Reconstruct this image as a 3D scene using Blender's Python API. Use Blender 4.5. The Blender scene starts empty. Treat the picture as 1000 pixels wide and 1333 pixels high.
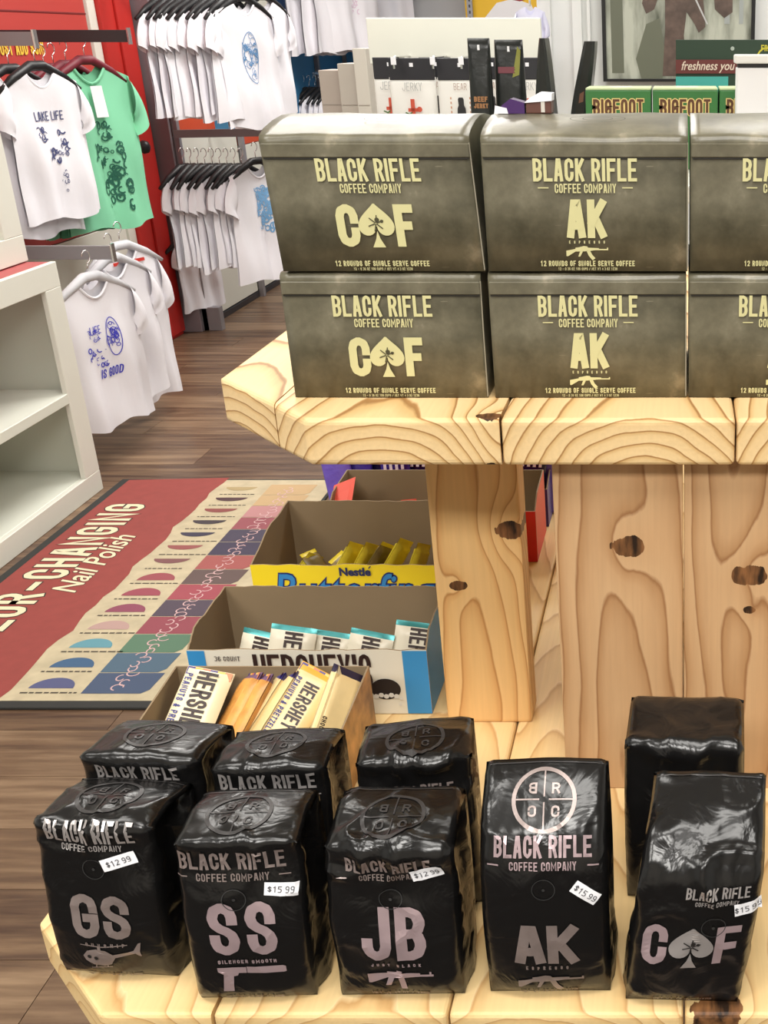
import bpy, bmesh, math, random
from mathutils import Vector, Matrix, noise
from mathutils.geometry import tessellate_polygon
random.seed(7)
R = math.radians
S = bpy.context.scene
C = S.collection

# ------------------------------------------------------------------ camera
CAM_H = 1.5; FPX = 1476.0; CX = 885.0; CY = 667.0; PITCH = R(22.7)
cd = bpy.data.cameras.new('camera'); cam = bpy.data.objects.new('camera', cd); C.objects.link(cam)
cam.location = (0, 0, CAM_H); cam.rotation_euler = (R(90) - PITCH, 0, 0)
cd.sensor_fit = 'HORIZONTAL'; cd.sensor_width = 36; cd.lens = FPX / 1000 * 36
cd.shift_x = (500 - CX) / 1000; cd.shift_y = (CY - 666.5) / 1000
cd.clip_start = 0.02; cd.clip_end = 60
S.camera = cam

# ------------------------------------------------------------------ light
W = bpy.data.worlds.new('store_light'); S.world = W; W.use_nodes = True
bg = W.node_tree.nodes['Background']; bg.inputs[0].default_value = (0.93, 0.97, 1.0, 1); bg.inputs[1].default_value = 0.3
S.view_settings.view_transform = 'Standard'; S.view_settings.look = 'None'
S.view_settings.gamma = 1; S.view_settings.use_curve_mapping = False
S.view_settings.exposure = 0.45

def area(loc, sx, sy, power, col=(1, 0.97, 0.92), rot=(0, 0, 0)):
    l = bpy.data.lights.new('ceiling_or_fill_light', 'AREA'); l.shape = 'RECTANGLE'; l.size = sx; l.size_y = sy
    l.energy = power; l.color = col
    o = bpy.data.objects.new('ceiling_or_fill_light', l); o.location = loc; o.rotation_euler = rot; C.objects.link(o)
area((0.1, 0.0, 2.93), 1.2, 0.6, 20)
area((-1.5, 0.5, 2.93), 1.2, 0.6, 18)
area((0.9, 1.9, 2.93), 1.2, 0.6, 16)
area((-1.1, 2.7, 2.93), 1.2, 0.6, 20)
area((-1.2, 4.7, 2.93), 1.2, 0.6, 44)
area((-1.2, 6.8, 2.93), 1.2, 0.6, 50)
area((0.7, 3.4, 2.93), 1.2, 0.6, 22)
area((0.1, -1.3, 2.93), 1.2, 0.6, 46)  # unseen fill behind the camera, added to brighten box and wood fronts
area((-1.8, -1.2, 2.93), 1.2, 0.6, 34)  # second added fill behind the camera, out of view

# ------------------------------------------------------------------ helpers
def at(px, py, Y):
    """world point seen at pixel px,py at distance Y"""
    u = (px - CX) / FPX; v = (CY - py) / FPX
    d = Vector((u, math.cos(PITCH) + v * math.sin(PITCH), -math.sin(PITCH) + v * math.cos(PITCH)))
    return Vector((0, 0, CAM_H)) + d * (Y / d.y)

def mat(name, col, rough=0.6, metal=0.0, bump=0, bscale=60, var=0, vscale=4, spec=0.5, coat=0, emit=0, trans=0, alpha=1):
    m = bpy.data.materials.new(name); m.use_nodes = True
    nt = m.node_tree; b = nt.nodes['Principled BSDF']
    b.inputs['Base Color'].default_value = (*col, 1)
    b.inputs['Roughness'].default_value = rough; b.inputs['Metallic'].default_value = metal
    b.inputs['Specular IOR Level'].default_value = spec; b.inputs['Coat Weight'].default_value = coat
    b.inputs['Coat Roughness'].default_value = 0.12
    b.inputs['Transmission Weight'].default_value = trans; b.inputs['Alpha'].default_value = alpha
    if emit:
        b.inputs['Emission Color'].default_value = (*col, 1); b.inputs['Emission Strength'].default_value = emit
    if bump or var:
        tc = nt.nodes.new('ShaderNodeTexCoord')
    if bump:
        n = nt.nodes.new('ShaderNodeTexNoise'); n.inputs['Scale'].default_value = bscale; n.inputs['Detail'].default_value = 3
        bp = nt.nodes.new('ShaderNodeBump'); bp.inputs['Strength'].default_value = bump; bp.inputs['Distance'].default_value = 0.01
        nt.links.new(tc.outputs['Object'], n.inputs['Vector']); nt.links.new(n.outputs['Fac'], bp.inputs['Height'])
        nt.links.new(bp.outputs[0], b.inputs['Normal'])
    if var:
        n = nt.nodes.new('ShaderNodeTexNoise'); n.inputs['Scale'].default_value = vscale; n.inputs['Detail'].default_value = 5
        nt.links.new(tc.outputs['Object'], n.inputs['Vector'])
        cr = nt.nodes.new('ShaderNodeValToRGB')
        cr.color_ramp.elements[0].position = 0.3; cr.color_ramp.elements[1].position = 0.72
        cr.color_ramp.elements[0].color = (*[c * (1 - var) for c in col], 1)
        cr.color_ramp.elements[1].color = (*[min(1, c * (1 + var)) for c in col], 1)
        nt.links.new(n.outputs['Fac'], cr.inputs[0]); nt.links.new(cr.outputs[0], b.inputs['Base Color'])
    return m

def sc(r, g, b):
    """sRGB 0-255 to linear"""
    return tuple(((c / 255) / 12.92 if c / 255 <= 0.04045 else ((c / 255 + 0.055) / 1.055) ** 2.4) for c in (r, g, b))

_cache = {}
def flat(r, g, b, rough=0.55, **k):
    key = (r, g, b, rough, tuple(sorted(k.items())))
    if key not in _cache: _cache[key] = mat('ink_%d_%d_%d' % (r, g, b), sc(r, g, b), rough, **k)
    return _cache[key]

class NT:
    """tiny node builder"""
    def __init__(s, m): s.nt = m.node_tree
    def n(s, t, **k):
        x = s.nt.nodes.new(t)
        for a, v in k.items(): setattr(x, a, v)
        return x
    def l(s, a, b): s.nt.links.new(a, b)
    def m(s, op, a, b=None, c=None):
        x = s.nt.nodes.new('ShaderNodeMath'); x.operation = op
        for i, v in enumerate((a, b, c)):
            if v is None: continue
            if isinstance(v, (int, float)): x.inputs[i].default_value = v
            else: s.l(v, x.inputs[i])
        return x.outputs[0]

def wood(name, grain, pith, period=0.008, tilt=0.03, knots=(), tone=1.0, ramp=None, warp=0.006, rnd=True, rough=0.5, ctr=0.0):
    """solid pine: rings round a pith running along `grain` (0=x,1=y,2=z); pith = offset of the ring centre in the two
    other axes; knots = (u, g, r) with u the first cross axis and g along the grain"""
    m = bpy.data.materials.new(name); m.use_nodes = True
    b = m.node_tree.nodes['Principled BSDF']; b.inputs['Roughness'].default_value = rough
    b.inputs['Specular IOR Level'].default_value = 0.35
    t = NT(m); tc = t.n('ShaderNodeTexCoord'); sp = t.n('ShaderNodeSeparateXYZ'); t.l(tc.outputs['Object'], sp.inputs[0])
    ax = [sp.outputs[i] for i in range(3)]; g = ax[grain]; cr = [ax[i] for i in range(3) if i != grain]
    oi = t.n('ShaderNodeObjectInfo')
    g2 = t.m('ADD', g, t.m('MULTIPLY', oi.outputs['Random'], 5.0 if rnd else 0.0))
    cb = t.n('ShaderNodeCombineXYZ'); t.l(t.m('MULTIPLY', cr[0], 14), cb.inputs[0]); t.l(t.m('MULTIPLY', g2, 3.4), cb.inputs[1]); t.l(t.m('MULTIPLY', cr[1], 14), cb.inputs[2])
    n1 = t.n('ShaderNodeTexNoise'); n1.inputs['Scale'].default_value = 1; n1.inputs['Detail'].default_value = 2; t.l(cb.outputs[0], n1.inputs['Vector'])
    w1 = t.m('MULTIPLY', t.m('SUBTRACT', n1.outputs['Fac'], 0.5), warp * 6)
    n1b = t.n('ShaderNodeTexNoise'); n1b.inputs['Scale'].default_value = 9; n1b.inputs['Detail'].default_value = 3; t.l(cb.outputs[0], n1b.inputs['Vector'])
    w1 = t.m('ADD', w1, t.m('MULTIPLY', t.m('SUBTRACT', n1b.outputs['Fac'], 0.5), warp * 0.28))
    off = t.m('MULTIPLY', t.m('SUBTRACT', oi.outputs['Random'], 0.5), 0.05 if rnd else 0.0)
    a = t.m('ADD', t.m('SUBTRACT', cr[0], pith[0]), off)
    c2 = t.m('SUBTRACT', cr[1], pith[1])
    c2 = t.m('ADD', c2, t.m('MULTIPLY', t.m('SUBTRACT', g, ctr), tilt))
    r = t.m('SQRT', t.m('ADD', t.m('MULTIPLY', a, a), t.m('MULTIPLY', c2, c2)))
    r = t.m('ADD', r, w1)
    ks = None
    for (ku, kg, kr) in knots:
        du = t.m('SUBTRACT', cr[0], ku); dg = t.m('SUBTRACT', g, kg)
        q = t.m('ADD', t.m('MULTIPLY', du, du), t.m('MULTIPLY', t.m('MULTIPLY', dg, dg), 0.55))
        e = t.m('EXPONENT', t.m('MULTIPLY', q, -1 / (kr * 2.2) ** 2))
        r = t.m('ADD', r, t.m('MULTIPLY', e, kr * 1.6))
        q2 = t.m('ADD', t.m('MULTIPLY', t.m('MULTIPLY', du, du), 0.55), t.m('MULTIPLY', t.m('MULTIPLY', dg, dg), 1.5))
        q2 = t.m('ADD', q2, t.m('MULTIPLY', t.m('SUBTRACT', n1b.outputs['Fac'], 0.5), kr * kr * 2.0))
        kk = t.m('LESS_THAN', q2, kr * kr)
        ks = kk if ks is None else t.m('MAXIMUM', ks, kk)
    fr = t.m('FRACT', t.m('DIVIDE', r, period))
    rp = t.n('ShaderNodeValToRGB'); el = rp.color_ramp.elements
    ramp = ramp or [(0, (222, 190, 140)), (0.55, (214, 178, 124)), (0.84, (184, 138, 84)), (0.93, (150, 100, 54)), (1, (220, 186, 136))]
    for i, (p, col) in enumerate(ramp[1:-1]):
        e = el.new(p); e.color = (*[x * tone for x in sc(*col)], 1)
    for k_, q_ in ((0, ramp[0]), (-1, ramp[-1])): el[k_].position = q_[0]; el[k_].color = (*[x * tone for x in sc(*q_[1])], 1)
    t.l(fr, rp.inputs[0])
    # slow colour variation + fine fibre
    n2 = t.n('ShaderNodeTexNoise'); n2.inputs['Scale'].default_value = 0.5; n2.inputs['Detail'].default_value = 3; t.l(cb.outputs[0], n2.inputs['Vector'])
    cb2 = t.n('ShaderNodeCombineXYZ'); t.l(t.m('MULTIPLY', cr[0], 260), cb2.inputs[0]); t.l(t.m('MULTIPLY', g2, 9), cb2.inputs[1]); t.l(t.m('MULTIPLY', cr[1], 260), cb2.inputs[2])
    n3 = t.n('ShaderNodeTexNoise'); n3.inputs['Scale'].default_value = 1; n3.inputs['Detail'].default_value = 2; t.l(cb2.outputs[0], n3.inputs['Vector'])
    v = t.m('ADD', t.m('ADD', 0.76, t.m('MULTIPLY', n2.outputs['Fac'], 0.3)), t.m('MULTIPLY', n3.outputs['Fac'], 0.17))
    v = t.m('ADD', v, t.m('MULTIPLY', oi.outputs['Random'], 0.05))
    vm = t.n('ShaderNodeVectorMath', operation='SCALE'); t.l(rp.outputs[0], vm.inputs[0]); t.l(v, vm.inputs['Scale'])
    colout = vm.outputs[0]
    if ks is not None:
        mx = t.n('ShaderNodeMix', data_type='RGBA'); t.l(ks, mx.inputs[0]); t.l(colout, mx.inputs[6])
        kc = t.n('ShaderNodeValToRGB'); kc.color_ramp.elements[0].color = (*sc(40, 26, 16), 1); kc.color_ramp.elements[1].color = (*sc(136, 92, 56), 1)
        kc.color_ramp.elements[0].position = .35; kc.color_ramp.elements[1].position = .62
        t.l(n1b.outputs['Fac'], kc.inputs[0]); t.l(kc.outputs[0], mx.inputs[7]); colout = mx.outputs[2]
    t.l(colout, b.inputs['Base Color'])
    bp = t.n('ShaderNodeBump'); bp.inputs['Strength'].default_value = 0.12; bp.inputs['Distance'].default_value = 0.002
    t.l(n3.outputs['Fac'], bp.inputs['Height']); t.l(bp.outputs[0], b.inputs['Normal'])
    return m

def mesh_obj(name, bm, m=None, parent=None, smooth=False, loc=None):
    me = bpy.data.meshes.new(name); bm.normal_update(); bm.to_mesh(me); bm.free()
    for x in (m if isinstance(m, (list, tuple)) else [m]):
        if x: me.materials.append(x)
    if smooth:
        for p in me.polygons: p.use_smooth = True
    o = bpy.data.objects.new(name, me); C.objects.link(o)
    if parent: o.parent = parent
    if loc is not None: o.location = loc
    return o

def thing(name, label, cat, loc=(0, 0, 0), rot=(0, 0, 0), group=None):
    o = bpy.data.objects.new(name, None); o.empty_display_size = 0.05; C.objects.link(o)
    o.location = loc; o.rotation_euler = rot
    return tag(o, label, cat, group)
def tag(o, label, cat, group=None):
    o['label'] = label; o['category'] = cat
    if group: o['group'] = group
    return o
def plabel(o, l): o['label'] = l; return o
def struct(o): o['kind'] = 'structure'; return o
def copy_tree(o, parent=None):
    c = o.copy(); C.objects.link(c)
    if parent: c.parent = parent
    for ch in list(o.children): copy_tree(ch, c)
    return c

def box(bm, x0, x1, y0, y1, z0, z1, mi=0, M=None):
    vs = [bm.verts.new(Vector(p) if M is None else M @ Vector(p)) for p in
          ((x0, y0, z0), (x1, y0, z0), (x1, y1, z0), (x0, y1, z0), (x0, y0, z1), (x1, y0, z1), (x1, y1, z1), (x0, y1, z1))]
    fs = [(0, 3, 2, 1), (4, 5, 6, 7), (0, 1, 5, 4), (1, 2, 6, 5), (2, 3, 7, 6), (3, 0, 4, 7)]
    out = []
    for f in fs:
        q = bm.faces.new([vs[i] for i in f]); q.material_index = mi; out.append(q)
    return out
def bevel(bm, r, seg=2, edges=None):
    bmesh.ops.bevel(bm, geom=edges or list(bm.edges), offset=r, segments=seg, profile=0.6, affect='EDGES', clamp_overlap=True)
def bx(name, x0, x1, y0, y1, z0, z1, m, parent=None, bev=0.0, loc=None):
    bm = bmesh.new(); box(bm, x0, x1, y0, y1, z0, z1)
    if bev: bevel(bm, bev)
    return mesh_obj(name, bm, m, parent, loc=loc)
def tube(bm, pts, r, n=8, closed=False):
    pts = [Vector(p) for p in pts]; rings = []
    for i, p in enumerate(pts):
        d = (pts[min(i + 1, len(pts) - 1)] - pts[max(i - 1, 0)]).normalized()
        a = d.orthogonal().normalized() if i == 0 else (a - d * a.dot(d)).normalized()
        b2 = d.cross(a)
        rr = r[i] if isinstance(r, (list, tuple)) else r
        rings.append([bm.verts.new(p + (a * math.cos(2 * math.pi * k / n) + b2 * math.sin(2 * math.pi * k / n)) * rr) for k in range(n)])
    for i in range(len(rings) - 1):
        for k in range(n): bm.faces.new((rings[i][k], rings[i][(k + 1) % n], rings[i + 1][(k + 1) % n], rings[i + 1][k]))
    bm.faces.new(rings[0][::-1]); bm.faces.new(rings[-1])
def prism(bm, pts, ext, mi_front=0, mi_rest=0):
    """polygon pts (3-D, planar) extruded by vector ext; pts side gets mi_front"""
    ext = Vector(ext); a = [bm.verts.new(Vector(p)) for p in pts]; b2 = [bm.verts.new(Vector(p) + ext) for p in pts]
    n = len(a); f = bm.faces.new(a); f.material_index = mi_front
    g = bm.faces.new(b2[::-1]); g.material_index = mi_rest
    for i in range(n):
        q = bm.faces.new((a[(i + 1) % n], a[i], b2[i], b2[(i + 1) % n])); q.material_index = mi_rest
    bmesh.ops.recalc_face_normals(bm, faces=list(bm.faces))

# ------------------------------------------------------------------ flat print: letters and emblems
GL = {
'A': [[(0, 0), (.36, 1), (.64, 1), (1, 0)], [(.2, .27), (.8, .27)]],
'B': [[(0, 0), (0, 1), (.7, 1), (1, .86), (1, .65), (.75, .52), (0, .52)], [(.75, .52), (1, .39), (1, .14), (.7, 0), (0, 0)]],
'C': [[(1, .68), (1, .85), (.75, 1), (.25, 1), (0, .85), (0, .15), (.25, 0), (.75, 0), (1, .15), (1, .32)]],
'D': [[(0, 0), (0, 1), (.65, 1), (1, .82), (1, .18), (.65, 0), (0, 0)]],
'E': [[(1, 1), (0, 1), (0, 0), (1, 0)], [(0, .5), (.82, .5)]],
'F': [[(1, 1), (0, 1), (0, 0)], [(0, .5), (.82, .5)]],
'G': [[(1, .7), (1, .85), (.75, 1), (.25, 1), (0, .85), (0, .15), (.25, 0), (.75, 0), (1, .15), (1, .45), (.6, .45)]],
'H': [[(0, 0), (0, 1)], [(1, 0), (1, 1)], [(0, .5), (1, .5)]],
'I': [[(.5, 0), (.5, 1)]],
'J': [[(1, 1), (1, .15), (.75, 0), (.25, 0), (0, .15), (0, .3)]],
'K': [[(0, 0), (0, 1)], [(1, 1), (.08, .4)], [(.35, .56), (1, 0)]],
'L': [[(0, 1), (0, 0), (1, 0)]],
'M': [[(0, 0), (0, 1), (.5, .35), (1, 1), (1, 0)]],
'N': [[(0, 0), (0, 1), (1, 0), (1, 1)]],
'O': [[(.5, 1), (.25, 1), (0, .85), (0, .15), (.25, 0), (.75, 0), (1, .15), (1, .85), (.75, 1), (.5, 1)]],
'P': [[(0, 0), (0, 1), (.7, 1), (1, .85), (1, .6), (.7, .45), (0, .45)]],
'R': [[(0, 0), (0, 1), (.7, 1), (1, .86), (1, .62), (.7, .48), (0, .48)], [(.6, .48), (1, 0)]],
'S': [[(1, .72), (1, .85), (.75, 1), (.25, 1), (0, .85), (0, .68), (.2, .56), (.8, .44), (1, .32), (1, .15), (.75, 0), (.25, 0), (0, .15), (0, .28)]],
'T': [[(0, 1), (1, 1)], [(.5, 1), (.5, 0)]],
'U': [[(0, 1), (0, .15), (.25, 0), (.75, 0), (1, .15), (1, 1)]],
'V': [[(0, 1), (.5, 0), (1, 1)]],
'W': [[(0, 1), (.25, 0), (.5, .7), (.75, 0), (1, 1)]],
'X': [[(0, 0), (1, 1)], [(0, 1), (1, 0)]],
'Y': [[(0, 1), (.5, .45), (1, 1)], [(.5, .45), (.5, 0)]],
'Z': [[(0, 1), (1, 1), (0, 0), (1, 0)]],
'0': [[(.5, 1), (.25, 1), (0, .85), (0, .15), (.25, 0), (.75, 0), (1, .15), (1, .85), (.75, 1), (.5, 1)]],
'1': [[(.15, .8), (.6, 1), (.6, 0)]],
'2': [[(0, .8), (.2, 1), (.8, 1), (1, .85), (1, .6), (0, 0), (1, 0)]],
'3': [[(0, 1), (.8, 1), (1, .85), (1, .62), (.7, .5), (1, .38), (1, .15), (.8, 0), (0, 0)]],
'4': [[(.8, 0), (.8, 1), (0, .3), (1, .3)]],
'5': [[(1, 1), (0, 1), (0, .58), (.7, .58), (1, .42), (1, .15), (.7, 0), (0, 0)]],
'6': [[(1, .9), (.7, 1), (.25, 1), (0, .8), (0, .15), (.25, 0), (.75, 0), (1, .15), (1, .4), (.75, .55), (0, .55)]],
'8': [[(.5, 1), (.1, .9), (.1, .62), (1, .4), (1, .1), (.5, 0), (0, .1), (0, .4), (.9, .62), (.9, .9), (.5, 1)]],
'9': [[(1, .45), (.25, .45), (0, .6), (0, .85), (.25, 1), (.75, 1), (1, .85), (1, .2), (.75, 0), (.1, 0)]],
'$': [[(1, .75), (.75, .9), (.2, .9), (0, .7), (1, .32), (.8, .1), (.2, .1), (0, .25)], [(.5, 1), (.5, 0)]],
'-': [[(.1, .45), (.9, .45)]], '.': [[(.4, 0), (.6, 0)]], '/': [[(0, 0), (1, 1)]],
"'": [[(.5, 1), (.5, .8)]], '&': [[(1, 0), (.2, .8), (.5, 1), (.8, .8), (0, .3), (.3, 0), (1, .4)]],
'!': [[(.5, 1), (.5, .35)], [(.5, .02), (.5, 0)]],
}
class Flat:
    def __init__(s): s.v = []; s.f = []; s.k = {}; s.nk = 0
    def poly(s, pts):
        i0 = len(s.v); s.v += [tuple(p) for p in pts]
        for t in tessellate_polygon([[Vector((p[0], p[1], 0)) for p in pts]]): s.f.append(tuple(i0 + k for k in t))
        return s
    def rect(s, x0, y0, x1, y1): return s.poly([(x0, y0), (x1, y0), (x1, y1), (x0, y1)])
    def ribbon(s, pts, t, cap=True):
        p = [Vector(q) for q in pts]
        closed = (p[0] - p[-1]).length < 1e-7
        if cap and not closed:
            p[0] = p[0] + (p[0] - p[1]).normalized() * t / 2; p[-1] = p[-1] + (p[-1] - p[-2]).normalized() * t / 2
        n = len(p); L = []
        for i in range(n):
            if closed: a = p[i] - p[i - 1 if i > 0 else n - 2]; b = p[i + 1 if i < n - 1 else 1] - p[i]
            else: a = p[i] - p[i - 1] if i > 0 else p[1] - p[0]; b = p[i + 1] - p[i] if i < n - 1 else a
            a = a.normalized(); b = b.normalized(); na = Vector((-a.y, a.x)); nb = Vector((-b.y, b.x))
            mm = na + nb
            if mm.length < 1e-4: mm = na
            mm.normalize(); k = 1 / max(0.45, mm.dot(na)); L.append((p[i] + mm * t / 2 * k, p[i] - mm * t / 2 * k))
        i0 = len(s.v); s.nk += 1
        for q_ in range(2 * len(L)): s.k[i0 + q_] = (s.nk % 5) * 0.00005   # strokes lie a hair apart
        for a, b in L: s.v += [tuple(a), tuple(b)]
        for i in range(n - 1): s.f.append((i0 + 2 * i, i0 + 2 * i + 1, i0 + 2 * i + 3, i0 + 2 * i + 2))
        return s
    def soften(s, q, r):
        q = [Vector(p) for p in q]; out = [q[0]]
        for i in range(1, len(q) - 1):
            a, b, c = q[i - 1], q[i], q[i + 1]; la = (a - b).length; lc = (c - b).length
            if la < 1e-9 or lc < 1e-9 or (b - a).normalized().dot((c - b).normalized()) < .3: out.append(b); continue
            k = min(r, .42 * la, .42 * lc); out += [b + (a - b) * (k / la), b + (c - b) * (k / lc)]
        return [tuple(p) for p in out + [q[-1]]]
    def text(s, txt, x, y, h, w=0.42, t=0.17, gap=0.1, align='c', slant=0, ot=0):
        """w,t,gap as fractions of the letter height"""
        adv = []
        for ch in txt: adv.append((t if ch in "I.'!" else (w * 0.45 if ch == ' ' else (w * 1.35 if ch in 'MW' else w))))
        tot = (sum(adv) + gap * (len(txt) - 1)) * h
        cx = x - (tot / 2 if align == 'c' else (tot if align == 'r' else 0))
        for ch, a in zip(txt, adv):
            if ch != ' ' and ch in GL:
                iw = max((a - t) * h, 0); th = t * h
                for st in GL[ch]:
                    q = []
                    for gx, gy in st:
                        X = (0.5 * th if iw == 0 else th / 2 + gx * iw); Y = th / 2 + gy * (h - th)
                        q.append((cx + X + slant * Y, y + Y))
                    s.ribbon(s.soften(q, th * .55) if ch in 'CGOSJUDBRP0235689$' else q, th + ot)
            cx += (a + gap) * h
        return s
    def circle(s, x, y, r, t=None, n=32, sx=1, a0=0, a1=360):
        pts = [(x + r * sx * math.cos(R(a0 + (a1 - a0) * i / n)), y + r * math.sin(R(a0 + (a1 - a0) * i / n))) for i in range(n + 1)]
        if t: s.ribbon(pts, t, cap=False)
        else: s.poly(pts[:-1] if a1 - a0 >= 360 else pts)
        return s
    def make(s, name, m, parent, fmap, maxlen=None, label=None):
        bm = bmesh.new(); vs = [bm.verts.new((a[0], a[1], s.k.get(i, 0))) for i, a in enumerate(s.v)]
        for f in s.f:
            try: bm.faces.new([vs[i] for i in f])
            except ValueError: pass
        if maxlen:
            for _ in range(5):
                e = [x for x in bm.edges if x.calc_length() > maxlen]
                if not e: break
                bmesh.ops.subdivide_edges(bm, edges=e, cuts=1)
                bmesh.ops.triangulate(bm, faces=[f for f in bm.faces if len(f.verts) > 4])
        r0 = fmap(0.0, 0.0); nn = (fmap(0.001, 0.0) - r0).cross(fmap(0.0, 0.001) - r0).normalized()
        for v in bm.verts: v.co = fmap(v.co.x, v.co.y) + nn * v.co.z
        # orient consistently along the surface normal
        bm.normal_update()
        ref = fmap(0.0, 0.0); nx = (fmap(0.001, 0.0) - ref).cross(fmap(0.0, 0.001) - ref)
        for f in bm.faces:
            if f.normal.dot(nx) < 0: f.normal_flip()
        o = mesh_obj(name, bm, m, parent)
        if label: o['label'] = label
        return o
def fontflat(txt, size, shear=0.0, xs=1.0, off=0.0, bold=0):
    cu = bpy.data.curves.new('t', 'FONT'); cu.body = txt; cu.size = size; cu.shear = shear; cu.offset = off; cu.align_x = 'CENTER'
    cu.resolution_u = 3
    o = bpy.data.objects.new('t', cu); C.objects.link(o); bpy.context.view_layer.update()
    me = bpy.data.meshes.new_from_object(o.evaluated_get(bpy.context.evaluated_depsgraph_get()))
    F = Flat(); F.v = [(v.co.x * xs, v.co.y) for v in me.vertices]; F.f = [tuple(p.vertices) for p in me.polygons]
    bpy.data.objects.remove(o); bpy.data.curves.remove(cu); bpy.data.meshes.remove(me)
    return F
def plane_map(o, ux, uy, lift=0.0004):
    o = Vector(o); ux = Vector(ux).normalized(); uy = Vector(uy).normalized(); n = ux.cross(uy) * lift
    return lambda x, y: o + ux * x + uy * y + n
# emblem outlines, unit size, centred
def spade(F, cx, cy, h):
    pts = []
    for t in range(0, 11):   # right side of the leaf
        a = t / 10; pts.append((0.02 + 0.40 * math.sin(a * 1.57) ** 1.15, 0.5 - a * 0.52))
    for a in range(0, 181, 20): pts.append((0.215 + 0.205 * math.cos(R(a)), -0.02 - 0.0 - 0.21 * math.sin(R(a))))
    P = pts + [(-x, y) for x, y in pts[::-1]]
    F.poly([(cx + x * h, cy + y * h) for x, y in P])
    F.poly([(cx + x * h, cy + y * h) for x, y in ((0, -.12), (.05, -.3), (.15, -.5), (-.15, -.5), (-.05, -.3))])
def rifle(F, cx, cy, w, kind=0):
    if kind == 0:   # curved magazine
        parts = [[(-.5, -.01), (-.28, .03), (-.28, .06), (-.2, .07), (-.08, .1), (0, .09), (.02, .06), (.28, .05), (.28, .03), (.47, .03), (.47, .06), (.5, .06), (.5, 0), (.2, 0), (.02, -.02), (-.12, -.03), (-.28, -.03), (-.46, -.14), (-.5, -.14)],
                 [(-.17, -.02), (-.1, -.02), (-.17, -.15), (-.22, -.15)],
                 [(-.02, -.01), (.07, -.01), (.11, -.1), (.19, -.19), (.12, -.24), (.03, -.13)]]
    elif kind == 1:
        parts = [[(-.5, .05), (-.2, .07), (-.2, .1), (-.05, .1), (-.05, .13), (.03, .13), (.03, .09), (.3, .08), (.3, .05), (.44, .05), (.44, .1), (.47, .1), (.47, .05), (.5, .05), (.5, .01), (.3, .01), (.02, -.02), (-.2, -.02), (-.46, -.14), (-.5, -.14)],
                 [(-.18, 0), (-.09, 0), (-.16, -.17), (-.24, -.17)],
                 [(-.04, 0), (.05, 0), (.08, -.26), (-.01, -.26)]]
    elif kind == 2: # pistol with long barrel
        parts = [[(-.5, .11), (-.08, .11), (-.08, 0), (-.2, 0), (-.22, -.05), (-.28, -.06), (-.32, -.36), (-.48, -.36), (-.42, -.02), (-.5, .03)],
                 [(-.07, .12), (.46, .12), (.5, .10), (.5, .0), (.46, -.01), (-.07, .0)]]
    else:           # helicopter
        parts = [[(-.35, .1), (-.2, .14), (-.05, .12), (.05, .04), (.38, .12), (.46, .25), (.5, .26), (.47, .1), (.48, .0), (.44, .02), (.4, .07), (.08, -.02), (0, -.14), (-.12, -.18), (-.28, -.15), (-.4, -.08), (-.43, 0)],
                 [(-.44, .2), (-.1, .18), (.3, .22), (.3, .235), (-.1, .2), (-.44, .215)],
                 [(-.17, .12), (-.12, .12), (-.12, .2), (-.17, .2)],
                 [(-.34, -.22), (-.0, -.19), (-.0, -.205), (-.34, -.235)], [(-.25, -.14), (-.23, -.14), (-.25, -.22), (-.27, -.22)], [(-.08, -.14), (-.06, -.14), (-.06, -.2), (-.08, -.2)]]
    for p in parts: F.poly([(cx + x * w, cy + y * w) for x, y in p])
# ------------------------------------------------------------------ materials
WHITE = mat('painted_white', sc(226, 225, 214), 0.5, var=0.03, vscale=3)
SHELFW = mat('shelf_laminate', sc(222, 224, 212), 0.45)
WALLW = mat('wall_paint', sc(226, 228, 226), 0.7, bump=0.05, bscale=200)
RED = mat('red_paint', sc(186, 38, 32), 0.5, var=0.08, vscale=2)
REDP = mat('red_panel', sc(186, 62, 56), 0.5)
METAL = mat('grey_metal', sc(150, 146, 150), 0.42, metal=0.3)
DMETAL = mat('dark_metal', sc(70, 68, 70), 0.4, metal=0.5)
CHROME = mat('chrome', (0.8, 0.8, 0.8), 0.2, metal=1)
BLACKP = mat('black_plastic', (0.012, 0.012, 0.014), 0.45)
TEEW = mat('white_cotton', sc(238, 236, 242), 0.9, bump=0.15, bscale=14)
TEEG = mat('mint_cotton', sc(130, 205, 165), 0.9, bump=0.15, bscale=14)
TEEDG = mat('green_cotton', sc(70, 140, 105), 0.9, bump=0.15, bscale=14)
CARD = mat('grey_cardboard', sc(150, 134, 108), 0.85, var=0.08, vscale=9)
PAPER = mat('sticker_paper', sc(240, 240, 244), 0.6)

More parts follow.
